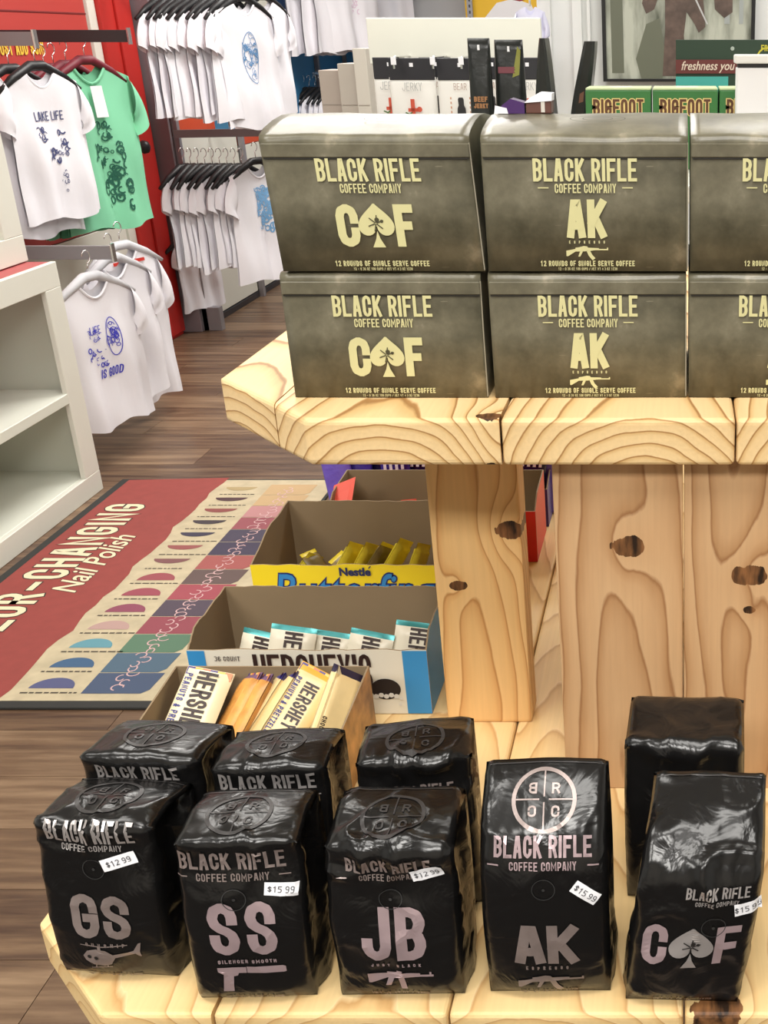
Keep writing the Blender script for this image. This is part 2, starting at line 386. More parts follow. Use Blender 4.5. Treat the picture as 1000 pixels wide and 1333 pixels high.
# ------------------------------------------------------------------ floor: planks laid across the room
def plank_mat():
    m = bpy.data.materials.new('laminate_plank'); m.use_nodes = True; t = NT(m); b = m.node_tree.nodes['Principled BSDF']
    b.inputs['Roughness'].default_value = 0.36; b.inputs['Specular IOR Level'].default_value = 0.4
    tc = t.n('ShaderNodeTexCoord'); oi = t.n('ShaderNodeObjectInfo'); mp = t.n('ShaderNodeMapping'); mp.inputs['Scale'].default_value = (2.2, 26, 26)
    va = t.n('ShaderNodeVectorMath', operation='ADD'); t.l(tc.outputs['Object'], va.inputs[0])
    cb = t.n('ShaderNodeCombineXYZ'); t.l(t.m('MULTIPLY', oi.outputs['Random'], 37), cb.inputs[0]); t.l(t.m('MULTIPLY', oi.outputs['Random'], 11), cb.inputs[1]); t.l(cb.outputs[0], va.inputs[1])
    t.l(va.outputs[0], mp.inputs[0])
    n = t.n('ShaderNodeTexNoise'); n.inputs['Scale'].default_value = 1; n.inputs['Detail'].default_value = 6; n.inputs['Roughness'].default_value = 0.6; t.l(mp.outputs[0], n.inputs['Vector'])
    cr = t.n('ShaderNodeValToRGB'); e = cr.color_ramp.elements
    e[0].position = 0.28; e[0].color = (*sc(74, 54, 44), 1); e[1].position = 0.74; e[1].color = (*sc(150, 124, 98), 1)
    k = e.new(0.5); k.color = (*sc(112, 88, 68), 1)
    f = t.m('ADD', n.outputs['Fac'], t.m('MULTIPLY', t.m('SUBTRACT', oi.outputs['Random'], 0.5), 0.2)); t.l(f, cr.inputs[0])
    t.l(cr.outputs[0], b.inputs['Base Color'])
    return m
PLANK = plank_mat()
fl = struct(bx('floor', -4.2, 3.0, -3.1, 10.2, -0.03, -0.006, mat('subfloor', sc(40, 30, 24), 0.8)))
bm = bmesh.new(); box(bm, 0.0008, 1.2192, 0.0008, 0.1792, -0.006, 0.0)
pl0 = mesh_obj('plank', bm, PLANK, fl); first = True
k = 0
for j in range(56):
    y = 0.1 + j * 0.18
    offx = (j * 0.437) % 1.22
    # only the strips the photograph could see
    for i in range(-1, 6):
        x = -4.15 + i * 1.22 + offx
        if x < -4.2 or x > 1.6: continue
        if y > 4.5 and x > 0.6: continue
        o = pl0 if first else pl0.copy()
        if not first: C.objects.link(o)
        first = False; o.location = (x, y, 0); k += 1
        if k >= 290: break
    if k >= 290: break

# ------------------------------------------------------------------ walls
WX = -2.78
struct(bx('wall_left', WX - 0.12, WX, 1.0, 10.1, 0, 3.0, WALLW))
struct(bx('wall_back', WX, 3.0, 9.6, 9.72, 0, 3.0, mat('far_wall', sc(206, 206, 208), 0.7)))
struct(bx('wall_partition', -0.53, 2.6, 4.62, 4.74, 0, 3.0, WALLW))
struct(bx('wall_right', 3.0, 3.12, -3.0, 10.1, 0, 3.0, WALLW)); struct(bx('wall_front', -4.2, 3.0, -3.12, -3.0, 0, 3.0, mat('store_front_wall', sc(196, 190, 180), 0.8)))
struct(bx('wall_side', -4.2, -4.08, -3.0, 1.0, 0, 3.0, WALLW)); struct(bx('ceiling', -4.2, 3.12, -3.12, 10.1, 3.0, 3.1, mat('ceiling_tile', sc(220, 220, 216), 0.8)))
struct(bx('trim_5', -4.08, WX - 0.12, 1.0, 1.12, 0, 3.0, WALLW))
# thin vertical casing strips on the partition
for i, (a, w_) in enumerate(((-0.53, 0.05), (-0.40, 0.035), (-0.345, 0.012))):
    bm = bmesh.new(); box(bm, a, a + w_, 4.60, 4.62, 0, 3.0); bevel(bm, 0.003)
    struct(mesh_obj('trim_%d' % (i + 1), bm, WALLW))
b_ = bmesh.new(); box(b_, -0.35, 2.6, 4.607, 4.62, 0, 0.1); bevel(b_, 0.003); struct(mesh_obj('baseboard_back', b_, WHITE))

# door post with knob, on the left wall
dr = struct(bx('door_1', WX, WX + 0.05, 5.84, 6.14, 0, 2.4, RED, bev=0.004))
struct(bx('trim_4', WX, WX + 0.03, 5.76, 5.835, 0, 2.4, WHITE, bev=0.003))
bx('door_stile', WX + 0.05, WX + 0.062, 5.98, 6.14, 0.02, 2.38, RED, dr, bev=0.003)
bm = bmesh.new(); tube(bm, [(WX + 0.045, 5.90, 1.0), (WX + 0.062, 5.90, 1.0)], 0.036, 20)
tube(bm, [(WX + 0.06, 5.90, 1.0), (WX + 0.10, 5.90, 1.0)], 0.013, 12)
tube(bm, [(WX + 0.09, 5.90, 1.0), (WX + 0.10, 5.90, 1.0), (WX + 0.115, 5.90, 1.0), (WX + 0.135, 5.90, 1.0), (WX + 0.145, 5.90, 1.0)], [0.014, 0.026, 0.033, 0.028, 0.012], 20)
plabel(mesh_obj('knob', bm, BLACKP, dr, smooth=True), 'black round door knob')

# ------------------------------------------------------------------ white cubby shelves at the left
def cubby(name, label, X, y0, y1, z0, z1, shelves, dividers, rail_t, stile, thick, red_top=False):
    t = thing(name, label, 'shelf', (X - 0.25, (y0 + y1) / 2, z0))
    inv = Matrix.Translation(-t.location)
    def part(n, *a, m=SHELFW, bev=0.002):
        bm = bmesh.new(); box(bm, *a); bevel(bm, bev, 1); bmesh.ops.transform(bm, matrix=inv, verts=bm.verts)
        return mesh_obj(n, bm, m, t)
    D = 0.42
    part('side_panel', X - D, X - 0.02, y1 - 0.02, y1, z0, z1 - 0.002); part('side_panel', X - D, X - 0.02, y0, y0 + 0.02, z0, z1 - 0.002)
    part('back_panel', X - D, X - D + 0.015, y0 + 0.021, y1 - 0.021, z0, z1)
    part('bottom_panel', X - D + 0.016, X - 0.02, y0 + 0.021, y1 - 0.021, z0 + rail_t * 0.35, z0 + rail_t)
    tp = part('top_panel', X - D, X - 0.02, y0, y1, z1, z1 + 0.012, m=flat(176, 84, 84) if red_top else SHELFW)
    # face frame
    part('frame_rail', X - 0.019, X, y0, y1, z0, z0 + rail_t, m=WHITE); part('frame_rail', X - 0.019, X, y0, y1, z1 - rail_t * 0.9, z1 + 0.014, m=WHITE)
    part('frame_stile', X - 0.0189, X - 0.0001, y1 - stile, y1, z0 + rail_t, z1 - rail_t * 0.9, m=WHITE)
    part('frame_stile', X - 0.0189, X - 0.0001, y0, y0 + stile, z0 + rail_t, z1 - rail_t * 0.9, m=WHITE)
    for z in shelves:
        part('shelf_board', X - D + 0.016, X - 0.001, y0 + 0.021, y1 - stile * 0.5, z - thick, z, m=SHELFW)
    for (yd, za, zb) in dividers:
        part('divider', X - D + 0.016, X - 0.001, yd - 0.025, yd + 0.025, za, zb, m=WHITE)
    return t
cubby('shelf_unit', 'white wooden cubby shelf unit standing on the floor at left, with a red top', -2.08, 1.75, 3.81, 0, 0.80, [0.385], [(3.04, 0.075, 0.33)], 0.075, 0.10, 0.035, True)
# upper unit set back on the red top
cubby('shelf_unit', 'smaller white cubby unit stacked on the red-topped shelf unit', -2.17, 1.75, 3.81, 0.816, 1.72, [1.33], [], 0.085, 0.11, 0.035)

# ------------------------------------------------------------------ tee shirts
def tee_par(seed):
    rnd = random.Random(seed); return [rnd.uniform(0, 6.28) for _ in range(6)]
TW, TL, TT = 0.225, 0.64, 0.02
def tee_fold(ph, x, z):
    k = min(1, max(0, (-z - 0.10) / 0.35))
    return k * (0.013 * math.sin(x * 30 + ph[0]) + 0.008 * math.sin(x * 53 + ph[1] + z * 4)) + 0.005 * math.sin(z * 16 + x * 9 + ph[2])
def tee_top(x):
    a = abs(x)
    return -0.02 - 0.055 * (1 - (a / 0.075) ** 2) if a < 0.075 else -0.005 - (a - 0.075) * 0.34
def tee_front_y(seed, x, z, lift=0.003):
    """front surface of the shirt at x, z"""
    ph = tee_par(seed); u = min(1, max(0, (x / TW + 1) / 2)); v = min(1, max(0, (-z - .03) / (TL - .03)))
    return -(TT * (0.25 + math.sqrt(max(0, 1 - (2 * u - 1) ** 2))) * (0.5 + 0.7 * v)) + tee_fold(ph, x, z) - lift
def tee_mesh(seed):
    ph = tee_par(seed); W2, L, th = TW, TL, TT
    bm = bmesh.new(); nx, nz = 22, 14
    def patch(f, n1, n2, front):
        g = [[bm.verts.new(f(i / n1, j / n2)) for j in range(n2 + 1)] for i in range(n1 + 1)]
        for i in range(n1):
            for j in range(n2):
                q = (g[i][j], g[i + 1][j], g[i + 1][j + 1], g[i][j + 1]); bm.faces.new(q if front else q[::-1])
    for s in (-1, 1):
        def body(u, v, s=s):
            x = (u * 2 - 1) * (W2 * (0.92 + 0.08 * v)); tz = tee_top((u * 2 - 1) * W2 * 0.92) + (0.035 if (s > 0 and abs(x) < 0.07) else 0)
            z = tz + (-L + 0.012 * math.sin(x * 22 + ph[4]) - tz) * v
            edge = math.sqrt(max(0, 1 - (2 * u - 1) ** 2))
            return Vector((x, s * (th * (0.25 + edge) * (0.5 + 0.7 * v)) + tee_fold(ph, x, z), z))
        patch(body, nx, nz, s < 0)
        for side in (-1, 1):
            def slv(u, v, s=s, side=side):
                a = Vector((side * (W2 * 0.92 - 0.015), tee_top(W2 * 0.92 - 0.015))); b = Vector((side * (W2 + 0.045), tee_top(W2 * .92) - 0.185))
                d = Vector((side * (W2 * 0.86), -0.20)); c = Vector((side * (W2 - 0.035), -0.285))
                p = a.lerp(b, u) * (1 - v) + d.lerp(c, u) * v
                bow = side * 0.022 * math.sin(math.pi * u) * (1 - v)
                return Vector((p.x + bow, s * (th * 1.3 * math.sin(math.pi * v) ** .6 + 0.002) + 0.008 * math.sin(u * 7 + ph[3]) * v - 0.004, p.y))
            patch(slv, 7, 7, (s < 0) == (side > 0))
    me = bpy.data.meshes.new('shirt_fabric'); bm.normal_update(); bm.to_mesh(me); bm.free()
    for p in me.polygons: p.use_smooth = True
    return me
TEE = {}; SEEDS = {}
def hanger_bm():
    bm = bmesh.new()
    tube(bm, [(-0.19, 0, -0.075), (-0.12, 0, -0.03), (-0.03, 0, 0.012), (0.03, 0, 0.012), (0.12, 0, -0.03), (0.19, 0, -0.075)], [0.008, 0.015, 0.019, 0.019, 0.015, 0.008], 8)
    return bm
def hook_bm():
    bm = bmesh.new()
    tube(bm, [(0, 0, 0.01), (0, 0, 0.06)] + [(0.018 * math.cos(R(a)) , 0, 0.083 + 0.022 * math.sin(R(a))) for a in range(-70, 200, 30)], 0.0022, 6)
    return bm
_h = None
def hanger(loc, rz, col=None, label='', group=None):
    words_ = label.split(); label = ' '.join(words_[:16])
    m = col or BLACKP
    key = m.name
    if key not in TEE:
        TEE[key] = [None, None]
        t = thing('hanger', label, 'hanger', loc, (0, 0, rz), group)
        a = mesh_obj('shoulder_bar', hanger_bm(), m, t, smooth=True); b = mesh_obj('hook', hook_bm(), CHROME, t, smooth=True)
        TEE[key] = (a.data, b.data); return t
    t = thing('hanger', label, 'hanger', loc, (0, 0, rz), group)
    for n, d in zip(('shoulder_bar', 'hook'), TEE[key]):
        o = bpy.data.objects.new(n, d); C.objects.link(o); o.parent = t
    return t
def tee(loc, rz, label, group=None, m=None, s=1.0, sx=1.0, seed=None, name='t_shirt', hang=True, hcol=None, hl='black hanger', hg=None, tilt=0):
    """a shirt on a hanger; front looks along local -y"""
    m = m or TEEW; seed = seed if seed is not None else random.randrange(5)
    if seed not in TEE: TEE[seed] = tee_mesh(seed)
    t = thing(name, label, 'shirt', loc, (0, tilt, rz), group); SEEDS[t.name] = seed
    key = (seed, m.name)
    if key not in TEE:
        d = TEE[seed].copy(); d.materials.append(m); TEE[key] = d
    o = bpy.data.objects.new('shirt_fabric', TEE[key]); C.objects.link(o); o.parent = t; o.scale = (s * sx, s, s)
    cb = 'collar%d' % seed
    if cb not in TEE:
        bm = bmesh.new()
        tube(bm, [(x / 100 * 1.0, -0.011 , -0.016 - 0.056 * (1 - (x / 7.5) ** 2)) for x in (-7.5, -6, -4, -2, 0, 2, 4, 6, 7.5)], 0.006, 6)
        TEE[cb] = mesh_obj('x', bm, m).data; bpy.data.objects.remove(bpy.data.objects['x'])
    ck = (cb, m.name)
    if ck not in TEE:
        d = TEE[cb].copy(); d.materials.clear(); d.materials.append(m); TEE[ck] = d
    c = bpy.data.objects.new('collar', TEE[ck]); C.objects.link(c); c.parent = t; c.scale = (s * sx, s, s)
    if hang:
        l = Vector(loc); hanger((l.x, l.y, l.z + 0.005), rz, hcol, hl + ' inside the ' + label, group and group + ', hangers')
    return t
def tee_map(seed, s=1.0, lift=0.003):
    return lambda a, b: Vector((a * s, tee_front_y(seed, a, b, lift) * s, b * s))

# doodle prints on the shirts
def doodle(t, rects, col, s=1.0, seed=3):
    rnd = random.Random(seed); F = Flat()
    for k in rects: k(F, rnd)
    return F.make('print', flat(*col, rough=.8), t, tee_map(t['seed_'] if False else SEEDS[t.name], s), .03)
def oval_scribble(cx, cy, rx, ry):
    def f(F, rnd):
        F.circle(cx, cy, ry, 0.004, 24, rx / ry)
        for _ in range(22):
            a = rnd.uniform(0, 6.28); q = rnd.uniform(0.1, 0.85); x = cx + rx * q * math.cos(a); y = cy + ry * q * math.sin(a); r = rnd.uniform(0.006, 0.02)
            F.circle(x, y, r, 0.003, 8, rnd.uniform(0.5, 1.2), 0, rnd.choice((180, 270, 360)))
    return f
def squiggles(x0, y0, x1, y1, n, r0=0.006, r1=0.016):
    def f(F, rnd):
        for _ in range(n):
            x = rnd.uniform(x0, x1); y = rnd.uniform(y0, y1); r = rnd.uniform(r0, r1)
            a = rnd.uniform(0, 180)
            F.circle(x, y, r, r * 0.45, 8, rnd.uniform(0.5, 1.3), a, a + rnd.choice((150, 220, 360)))
    return f
def words(txt, x, y, h, **k): return lambda F, rnd: F.text(txt, x, y, h, **k)

# ------------------------------------------------------------------ wall racks on the left
# bay with red panel
t = thing('wall_display', 'red and white slat wall panel behind the hanging green shirts', 'panel', (WX, 4.8, 0))
def rel(t, bm): bmesh.ops.transform(bm, matrix=t.matrix_basis.inverted() if False else Matrix.Translation(-t.location), verts=bm.verts); return bm
def wpart(t, n, a, m, bev=0.002):
    bm = bmesh.new(); box(bm, *a)
    if bev: bevel(bm, bev, 1)
    return mesh_obj(n, rel(t, bm), m, t)
wpart(t, 'red_board', (WX + .001, WX + 0.02, 3.2, 5.75, 0.66, 2.3), REDP)
wpart(t, 'white_board', (WX + .001, WX + 0.022, 3.2, 5.75, 0.0, 0.655), WHITE)
for z in (0.95, 1.28, 1.6): wpart(t, 'slat_groove', (WX + 0.02, WX + 0.023, 3.2, 5.75, z, z + 0.008), flat(120, 30, 30))
F = Flat(); F.text('JUST ADD SUN!', 0, 0, 0.055, w=0.5, t=0.18)
F.make('lettering', flat(240, 200, 70), t, lambda x, y: Vector((WX + 0.0245, 5.12 + x, 1.435 + y)) - t.location, label='yellow lettering on the red board')
# rails
def rail(name, label, p0, p1, r=0.012, m=CHROME, notch=True, h=0.035, group=None):
    p0 = Vector(p0); p1 = Vector(p1); d = p1 - p0; L = d.length; a = math.atan2(d.y, d.x)
    t = thing(name, label, 'rail', p0, (0, 0, a), group)
    bx('bar', 0, L, -0.006, 0.006, -h, 0, m, t, bev=0.0015)
    bx('end_cap', L, L + 0.008, -0.012, 0.012, -h - 0.008, 0.008, CHROME, t, bev=0.001)
    return t

ORD = ['first', 'second', 'third', 'fourth', 'fifth', 'sixth', 'seventh', 'eighth', 'ninth']
# --- bay 1 (red): white and green shirts
rail('hanging_rail', 'dark rail with hooks holding the green shirts before the red panel', (-2.75, 4.86, 1.53), (-2.18, 4.86, 1.53), m=DMETAL, h=0.045)
rail('hanging_rail', 'grey rail at the left edge holding the white printed shirt', (-2.75, 4.28, 1.52), (-2.25, 4.28, 1.52), m=METAL, h=0.045)
p = at(48, 92, 4.55)
w1 = tee(p, R(72), 'white tee with small navy sketches hanging beside the mint green tee', s=0.84, seed=1)
doodle(w1, [words('LAKE LIFE', 0.0, -0.21, 0.04, t=.12), squiggles(-0.09, -0.30, -0.03, -0.24, 9), squiggles(0.03, -0.33, 0.08, -0.25, 7), squiggles(-0.03, -0.40, 0.07, -0.33, 16), squiggles(0.0, -0.52, 0.03, -0.42, 9, .004, .008)], (70, 76, 120), 0.84)
tee(at(14, 96, 4.50), R(74), 'plain white tee half hidden behind the white tee with navy sketches', s=0.92, seed=2)
p = at(112, 84, 4.9); g1 = tee(p, R(70), 'mint green tee with dark green figure print and white tag', m=TEEG, s=1.0, seed=3, hcol=flat(110, 30, 44), hl='dark red hanger')
doodle(g1, [squiggles(-0.03, -0.30, 0.05, -0.22, 12), squiggles(-0.05, -0.40, 0.08, -0.30, 26), squiggles(-0.03, -0.56, 0.09, -0.40, 30, .008, .02)], (30, 92, 74))
Flat().rect(-0.03, -0.20, 0.03, -0.08).make('price_tag', PAPER, g1, tee_map(3, 1, .02), label='white hanging price tag')
for i, (dx, dz) in enumerate(((-24, 6), (-40, 10), (-52, 12))):
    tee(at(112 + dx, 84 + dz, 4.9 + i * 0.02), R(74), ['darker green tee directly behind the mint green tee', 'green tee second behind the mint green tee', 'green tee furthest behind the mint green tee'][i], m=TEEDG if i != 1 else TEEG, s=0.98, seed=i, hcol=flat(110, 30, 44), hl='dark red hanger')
# lower row
rail('hanging_rail', 'grey slotted rail above the lower white shirts by the cubby', (-2.62, 4.2, 0.80), (-2.08, 4.2, 0.80), m=METAL, h=0.05)
p = at(118, 366, 4.12)
l1 = tee(p, R(70), 'white tee with blue and purple sketches hanging low beside the cubby', s=.84, seed=4, hcol=flat(200, 200, 205), hl='clear hanger')
doodle(l1, [squiggles(-0.10, -0.26, -0.02, -0.20, 12, .004, .009), oval_scribble(0.045, -0.25, 0.035, 0.085), squiggles(-0.10, -0.36, 0.0, -0.28, 18, .004, .012), words('LIFE', -0.05, -0.22, 0.035, t=.1), words('IS GOOD', 0.0, -0.42, 0.04, t=.14, slant=.2)], (66, 66, 190), .84)
tee(at(146, 342, 4.35), R(74), 'plain white tee hanging behind the tee with blue sketches', s=0.84, seed=0, hcol=flat(200, 200, 205), hl='clear hanger')
lt = tee(at(158, 325, 4.62), R(66), 'long white top with red neck stripe at the right end of the low rail', s=0.98, sx=0.8, seed=2, hcol=flat(200, 200, 205), hl='clear hanger')
Flat().rect(-0.07, -0.055, 0.09, -0.042).make('neck_stripe', flat(200, 50, 40), lt, tee_map(2, 1, .006), label='red stripe')

# --- bay 2: metal gondola with orange panels
GX = -2.64
t = thing('gondola', 'grey metal wall rack with orange and white back panels', 'rack', (GX, 7.0, 0))
wpart(t, 'end_panel', (GX - 0.13, GX + 0.0, 6.17, 6.20, 0.0, 2.4), mat('mauve_grey', sc(128, 116, 120), 0.5))
wpart(t, 'upright', (GX - 0.0, GX + 0.03, 6.20, 6.235, 0.0, 2.4), METAL)
wpart(t, 'upright', (GX - 0.0, GX + 0.03, 7.10, 7.135, 0.0, 2.4), METAL)
wpart(t, 'upright', (GX - 0.0, GX + 0.03, 7.98, 8.03, 0.0, 2.4), mat('mauve_grey_light', sc(164, 152, 160), 0.5))
for i, (z0, z1, m) in enumerate(((0.04, 0.36, WHITE), (0.364, 0.62, flat(214, 78, 32)), (0.624, 1.02, WHITE), (1.024, 1.36, flat(206, 76, 36)), (1.364, 2.3, WHITE))):
    wpart(t, 'back_panel', (GX - 0.03, GX - 0.005, 6.236, 7.099, z0, z1), m)
for i, (z0, z1, m) in enumerate(((0.04, 0.52, WHITE), (0.524, 0.9, WHITE), (0.904, 1.12, flat(206, 76, 36)), (1.124, 1.30, WHITE), (1.304, 2.3, WHITE))):
    wpart(t, 'back_panel', (GX - 0.03, GX - 0.005, 7.136, 7.979, z0, z1), m)
wpart(t, 'base_foot', (GX - 0.10, GX + 0.10, 6.20, 6.25, 0.0, 0.13), METAL)
wpart(t, 'toe_kick', (GX - 0.03, GX + 0.0, 6.251, 7.97, 0.0, 0.035), DMETAL)
for i, (px, col, lb) in enumerate(((292, (80, 170, 225), 'blue sign card'), (318, (240, 240, 244), 'white sign card'), (345, (205, 40, 40), 'red sign card'))):
    q = at(px, 158, 6.7)
    o = bx('sign_card', -0.055, 0.055, -0.004, 0.004, -0.05, 0.05, flat(*col), bev=0.002); o.parent = t; o.location = q - t.location; o['label'] = lb
rail('hanging_rail', 'chrome rail of the upper white tee row on the orange rack', (-2.63, 5.95, 1.78), (-2.1, 6.12, 1.78), m=DMETAL, h=0.03)
rail('hanging_rail', 'chrome rail with clear clips of the lower white tee row', (-2.63, 6.2, 1.06), (-2.05, 6.35, 1.06), m=METAL, h=0.04)
# upper row: side-on tees then the facing ones
tn = 0
for i in range(9):
    px = 214 + i * 10.5; Y = 5.72 + i * 0.012
    tee(at(px, 4, Y), R(72 + random.uniform(-7, 7)), ORD[i] + ' white tee from the left in the upper row of the orange rack', 'side-on white tees of the upper row', s=0.78 + random.uniform(-0.03, 0.03), seed=i % 5)
f2 = tee(at(342, 0, 6.05), R(72), 'white tee with thin blue print at the right end of the upper row', s=0.82, seed=1)
doodle(f2, [oval_scribble(0.03, -0.27, 0.03, 0.11)], (120, 160, 190), 0.82)
f1 = tee(at(314, 2, 5.86), R(66), 'white tee with round blue map print facing out of the upper row', s=0.88, seed=2)
doodle(f1, [oval_scribble(0.0, -0.28, 0.062, 0.13), squiggles(-0.05, -0.36, 0.05, -0.2, 22), squiggles(0.02, -0.30, 0.05, -0.24, 5, .004, .01)], (96, 140, 186), .88)
for i in range(9):
    px = 240 + i * 9.5; Y = 6.0 + i * 0.012
    tee(at(px, 222, Y), R(70 + random.uniform(-8, 8)), ORD[i] + ' white tee from the left in the lower row of the orange rack', 'side-on white tees of the lower row', s=0.76 + random.uniform(-0.05, 0.03), seed=(i + 2) % 5)
f3 = tee(at(334, 214, 6.12), R(62), 'white tee with pale blue rectangular print at the end of the lower row', s=0.92, seed=3)
doodle(f3, [squiggles(-0.05, -0.36, 0.05, -0.12, 70, .01, .022)], (120, 170, 215), .92)
tee(at(252, 306, 6.22), R(60), 'white tee hanging lowest, below the lower row at the grey upright', s=0.62, seed=0)

# --- bay 3: blue panels further back
BX = -2.64
t = thing('gondola', 'blue-backed wall rack behind the orange one', 'rack', (BX, 8.8, 0))
wpart(t, 'back_panel', (BX - 0.03, BX, 8.04, 9.55, 0.9, 1.5), flat(60, 130, 180)); wpart(t, 'back_panel', (BX - 0.03, BX, 8.04, 9.55, 1.504, 2.4), flat(40, 110, 170)); wpart(t, 'back_panel', (BX - 0.03, BX, 8.04, 9.55, 0.04, 0.896), WHITE)
wpart(t, 'upright', (BX, BX + 0.03, 8.8, 8.84, 0, 2.4), METAL)
wpart(t, 'back_panel', (-2.6, -1.2, 9.52, 9.55, 0.04, 1.40), flat(70, 140, 190))
rail('hanging_rail', 'chrome rail over the small white tees before the blue panel', (-2.6, 8.6, 1.28), (-2.0, 8.6, 1.28), h=0.02)
for i, px in enumerate((392, 412, 428)):
    q = tee(at(px, -66, 8.3 + i * 0.04), R(66), ['white tee with black sleeve print at the left of the blue rack', 'white tee second from the left on the blue rack', 'white tee in the middle of the blue rack'][i], s=1.0, seed=i)
q = tee(at(452, -70, 8.45), R(55), 'white tee with faint pink print facing out of the blue rack', s=1.02, seed=3)
doodle(q, [squiggles(-0.03, -0.42, 0.03, -0.2, 20)], (226, 206, 222))
tee(at(490, -86, 9.1), R(20), 'white tee with grey script high on the blue rack, far right', s=1.0, seed=4)
for i in range(9):
    tee(at(396 + i * 7.5, 120, 8.5), R(72 + random.uniform(-8, 8)), ORD[i] + ' small white tee from the left before the blue panel', 'small white tees before the blue panel', s=0.72, seed=i % 5)
q = tee(at(462, 112, 8.42), R(60), 'small white tee facing out at the right end of the blue rack low row', s=0.85, seed=1)

# far wall: yellow poster, dotted upright
t = thing('poster', 'yellow poster with a red shape high on the far wall', 'poster', at(655, -8, 9.0))
bx('sheet', -0.28, 0.27, 0, 0.01, -0.2, 0.3, flat(238, 190, 40), t)
Flat().poly([(-0.02, .02), (0.03, 0.07), (0.12, 0.1), (0.24, .08), (.22, -.02), (.12, -.05), (.02, -.03)]).make('emblem', flat(150, 30, 36), t, plane_map((0, -0.001, 0), (1, 0, 0), (0, 0, 1), 0.003), label='dark red shape')
Flat().poly([(-0.28 + .1, -0.2), (-.05, -.06), (.08, -.03), (.2, -.07), (.26, -.2)]).make('emblem', PAPER, t, plane_map((0, -0.001, 0), (1, 0, 0), (0, 0, 1), 0.002), label='white shape')
o = bx('wall_upright', -0.02, 0.02, -0.02, 0.0, -1.5, 0.3, mat('slotted_grey', sc(150, 150, 156), 0.5), bev=0.002, loc=at(612, 10, 8.9)); tag(o, 'slotted grey metal upright beside the yellow poster', 'upright')
for k in range(14): bx('slot', -0.006, 0.006, -0.0215, -0.0195, 0.12 - k * 0.04, 0.14 - k * 0.04, DMETAL, o)

# ------------------------------------------------------------------ cream fixture with snack bags on pegs
FY = 3.5
def P(px, py, Y=FY): return at(px, py, Y)
a = P(476, 23); b = P(703, 23)
t = thing('peg_display', 'cream display board with pegs and hanging snack bags', 'display', (a.x, FY, 0))
L = b.x - a.x
CREAM = mat('cream_board', sc(232, 232, 220), 0.6)
bx('header_board', 0, L, 0, 0.03, 1.43, a.z, CREAM, t, bev=0.003)
bx('side_post', -0.0, 0.055, 0.03, 0.06, 0, 1.43, CREAM, t, bev=0.003)
bx('side_post', L - 0.05, L, 0.03, 0.06, 0, 1.43, CREAM, t, bev=0.003)
bx('back_board', 0.055, L - 0.05, 0.17, 0.2, 0, 1.43, mat('peg_board', sc(206, 204, 190), 0.7), t)
bx('foot_board', 0, L, 0.0, 0.25, 0, 0.05, CREAM, t, bev=0.003)
for i, (px, w_) in enumerate(((428, 0.08), (453, 0.066), (472, 0.042))):
    q = at(px, 70, 3.9)
    o = bx('carton', -w_ / 2, w_ / 2, 0, 0.16, 0, [1.405, 1.425, 1.47][i], mat('greige_carton_%d' % i, sc(*[(172, 160, 150), (182, 174, 164), (200, 194, 184)][i]), 0.7), bev=0.002, loc=(q.x, 3.9 - i * 0.02, 0))
    tag(o, ['tall greige carton left of the cream display board, leftmost of three', 'tall greige carton in the middle of the three beside the cream board', 'narrow pale carton touching the cream display board'][i], 'carton')
    for z in (1.30, 1.18): bx('seam', -w_ / 2 + .004, w_ / 2 - .004, -0.0012, 0.0, z, z + 0.002, flat(150, 140, 130), o)
    if i == 0: pass

def pouch_bm(w, h, th, top=0.3, waist=None, bend=0.0, n=12, wt=None):
    """stand-up pouch: flat sealed top, belly below; wt = width at the top"""
    bm = bmesh.new(); wt = wt or w
    rows = []
    for j in range(n + 1):
        v = j / n; ww = w + (wt - w) * v; tt = th * (1 - v) ** 0.7 if v < 1 - top else th * (top) ** 0.7 * max(0.06, (1 - (v - 1 + top) / top)) 
        if v < 0.06: tt *= 0.8
        yb = bend * max(0, v - 0.6) ** 1.0
        ring = []
        for k in range(16):
            a = 2 * math.pi * k / 16; cx = math.cos(a); cy = math.sin(a)
            ring.append(bm.verts.new((ww / 2 * math.copysign(abs(cx) ** 0.55, cx), yb + tt / 2 * math.copysign(abs(cy) ** 0.9, cy) + 0.0008 * math.copysign(1, cy), v * h)))
        rows.append(ring)
    for j in range(n):
        for k in range(16): bm.faces.new((rows[j][k], rows[j][(k + 1) % 16], rows[j + 1][(k + 1) % 16], rows[j + 1][k]))
    bm.faces.new(rows[0][::-1]); bm.faces.new(rows[-1])
    return bm
WRAPW = mat('white_pouch', sc(236, 234, 228), 0.35, bump=0.1, bscale=30)
BAGK = mat('black_header', (0.02, 0.02, 0.025), 0.35)
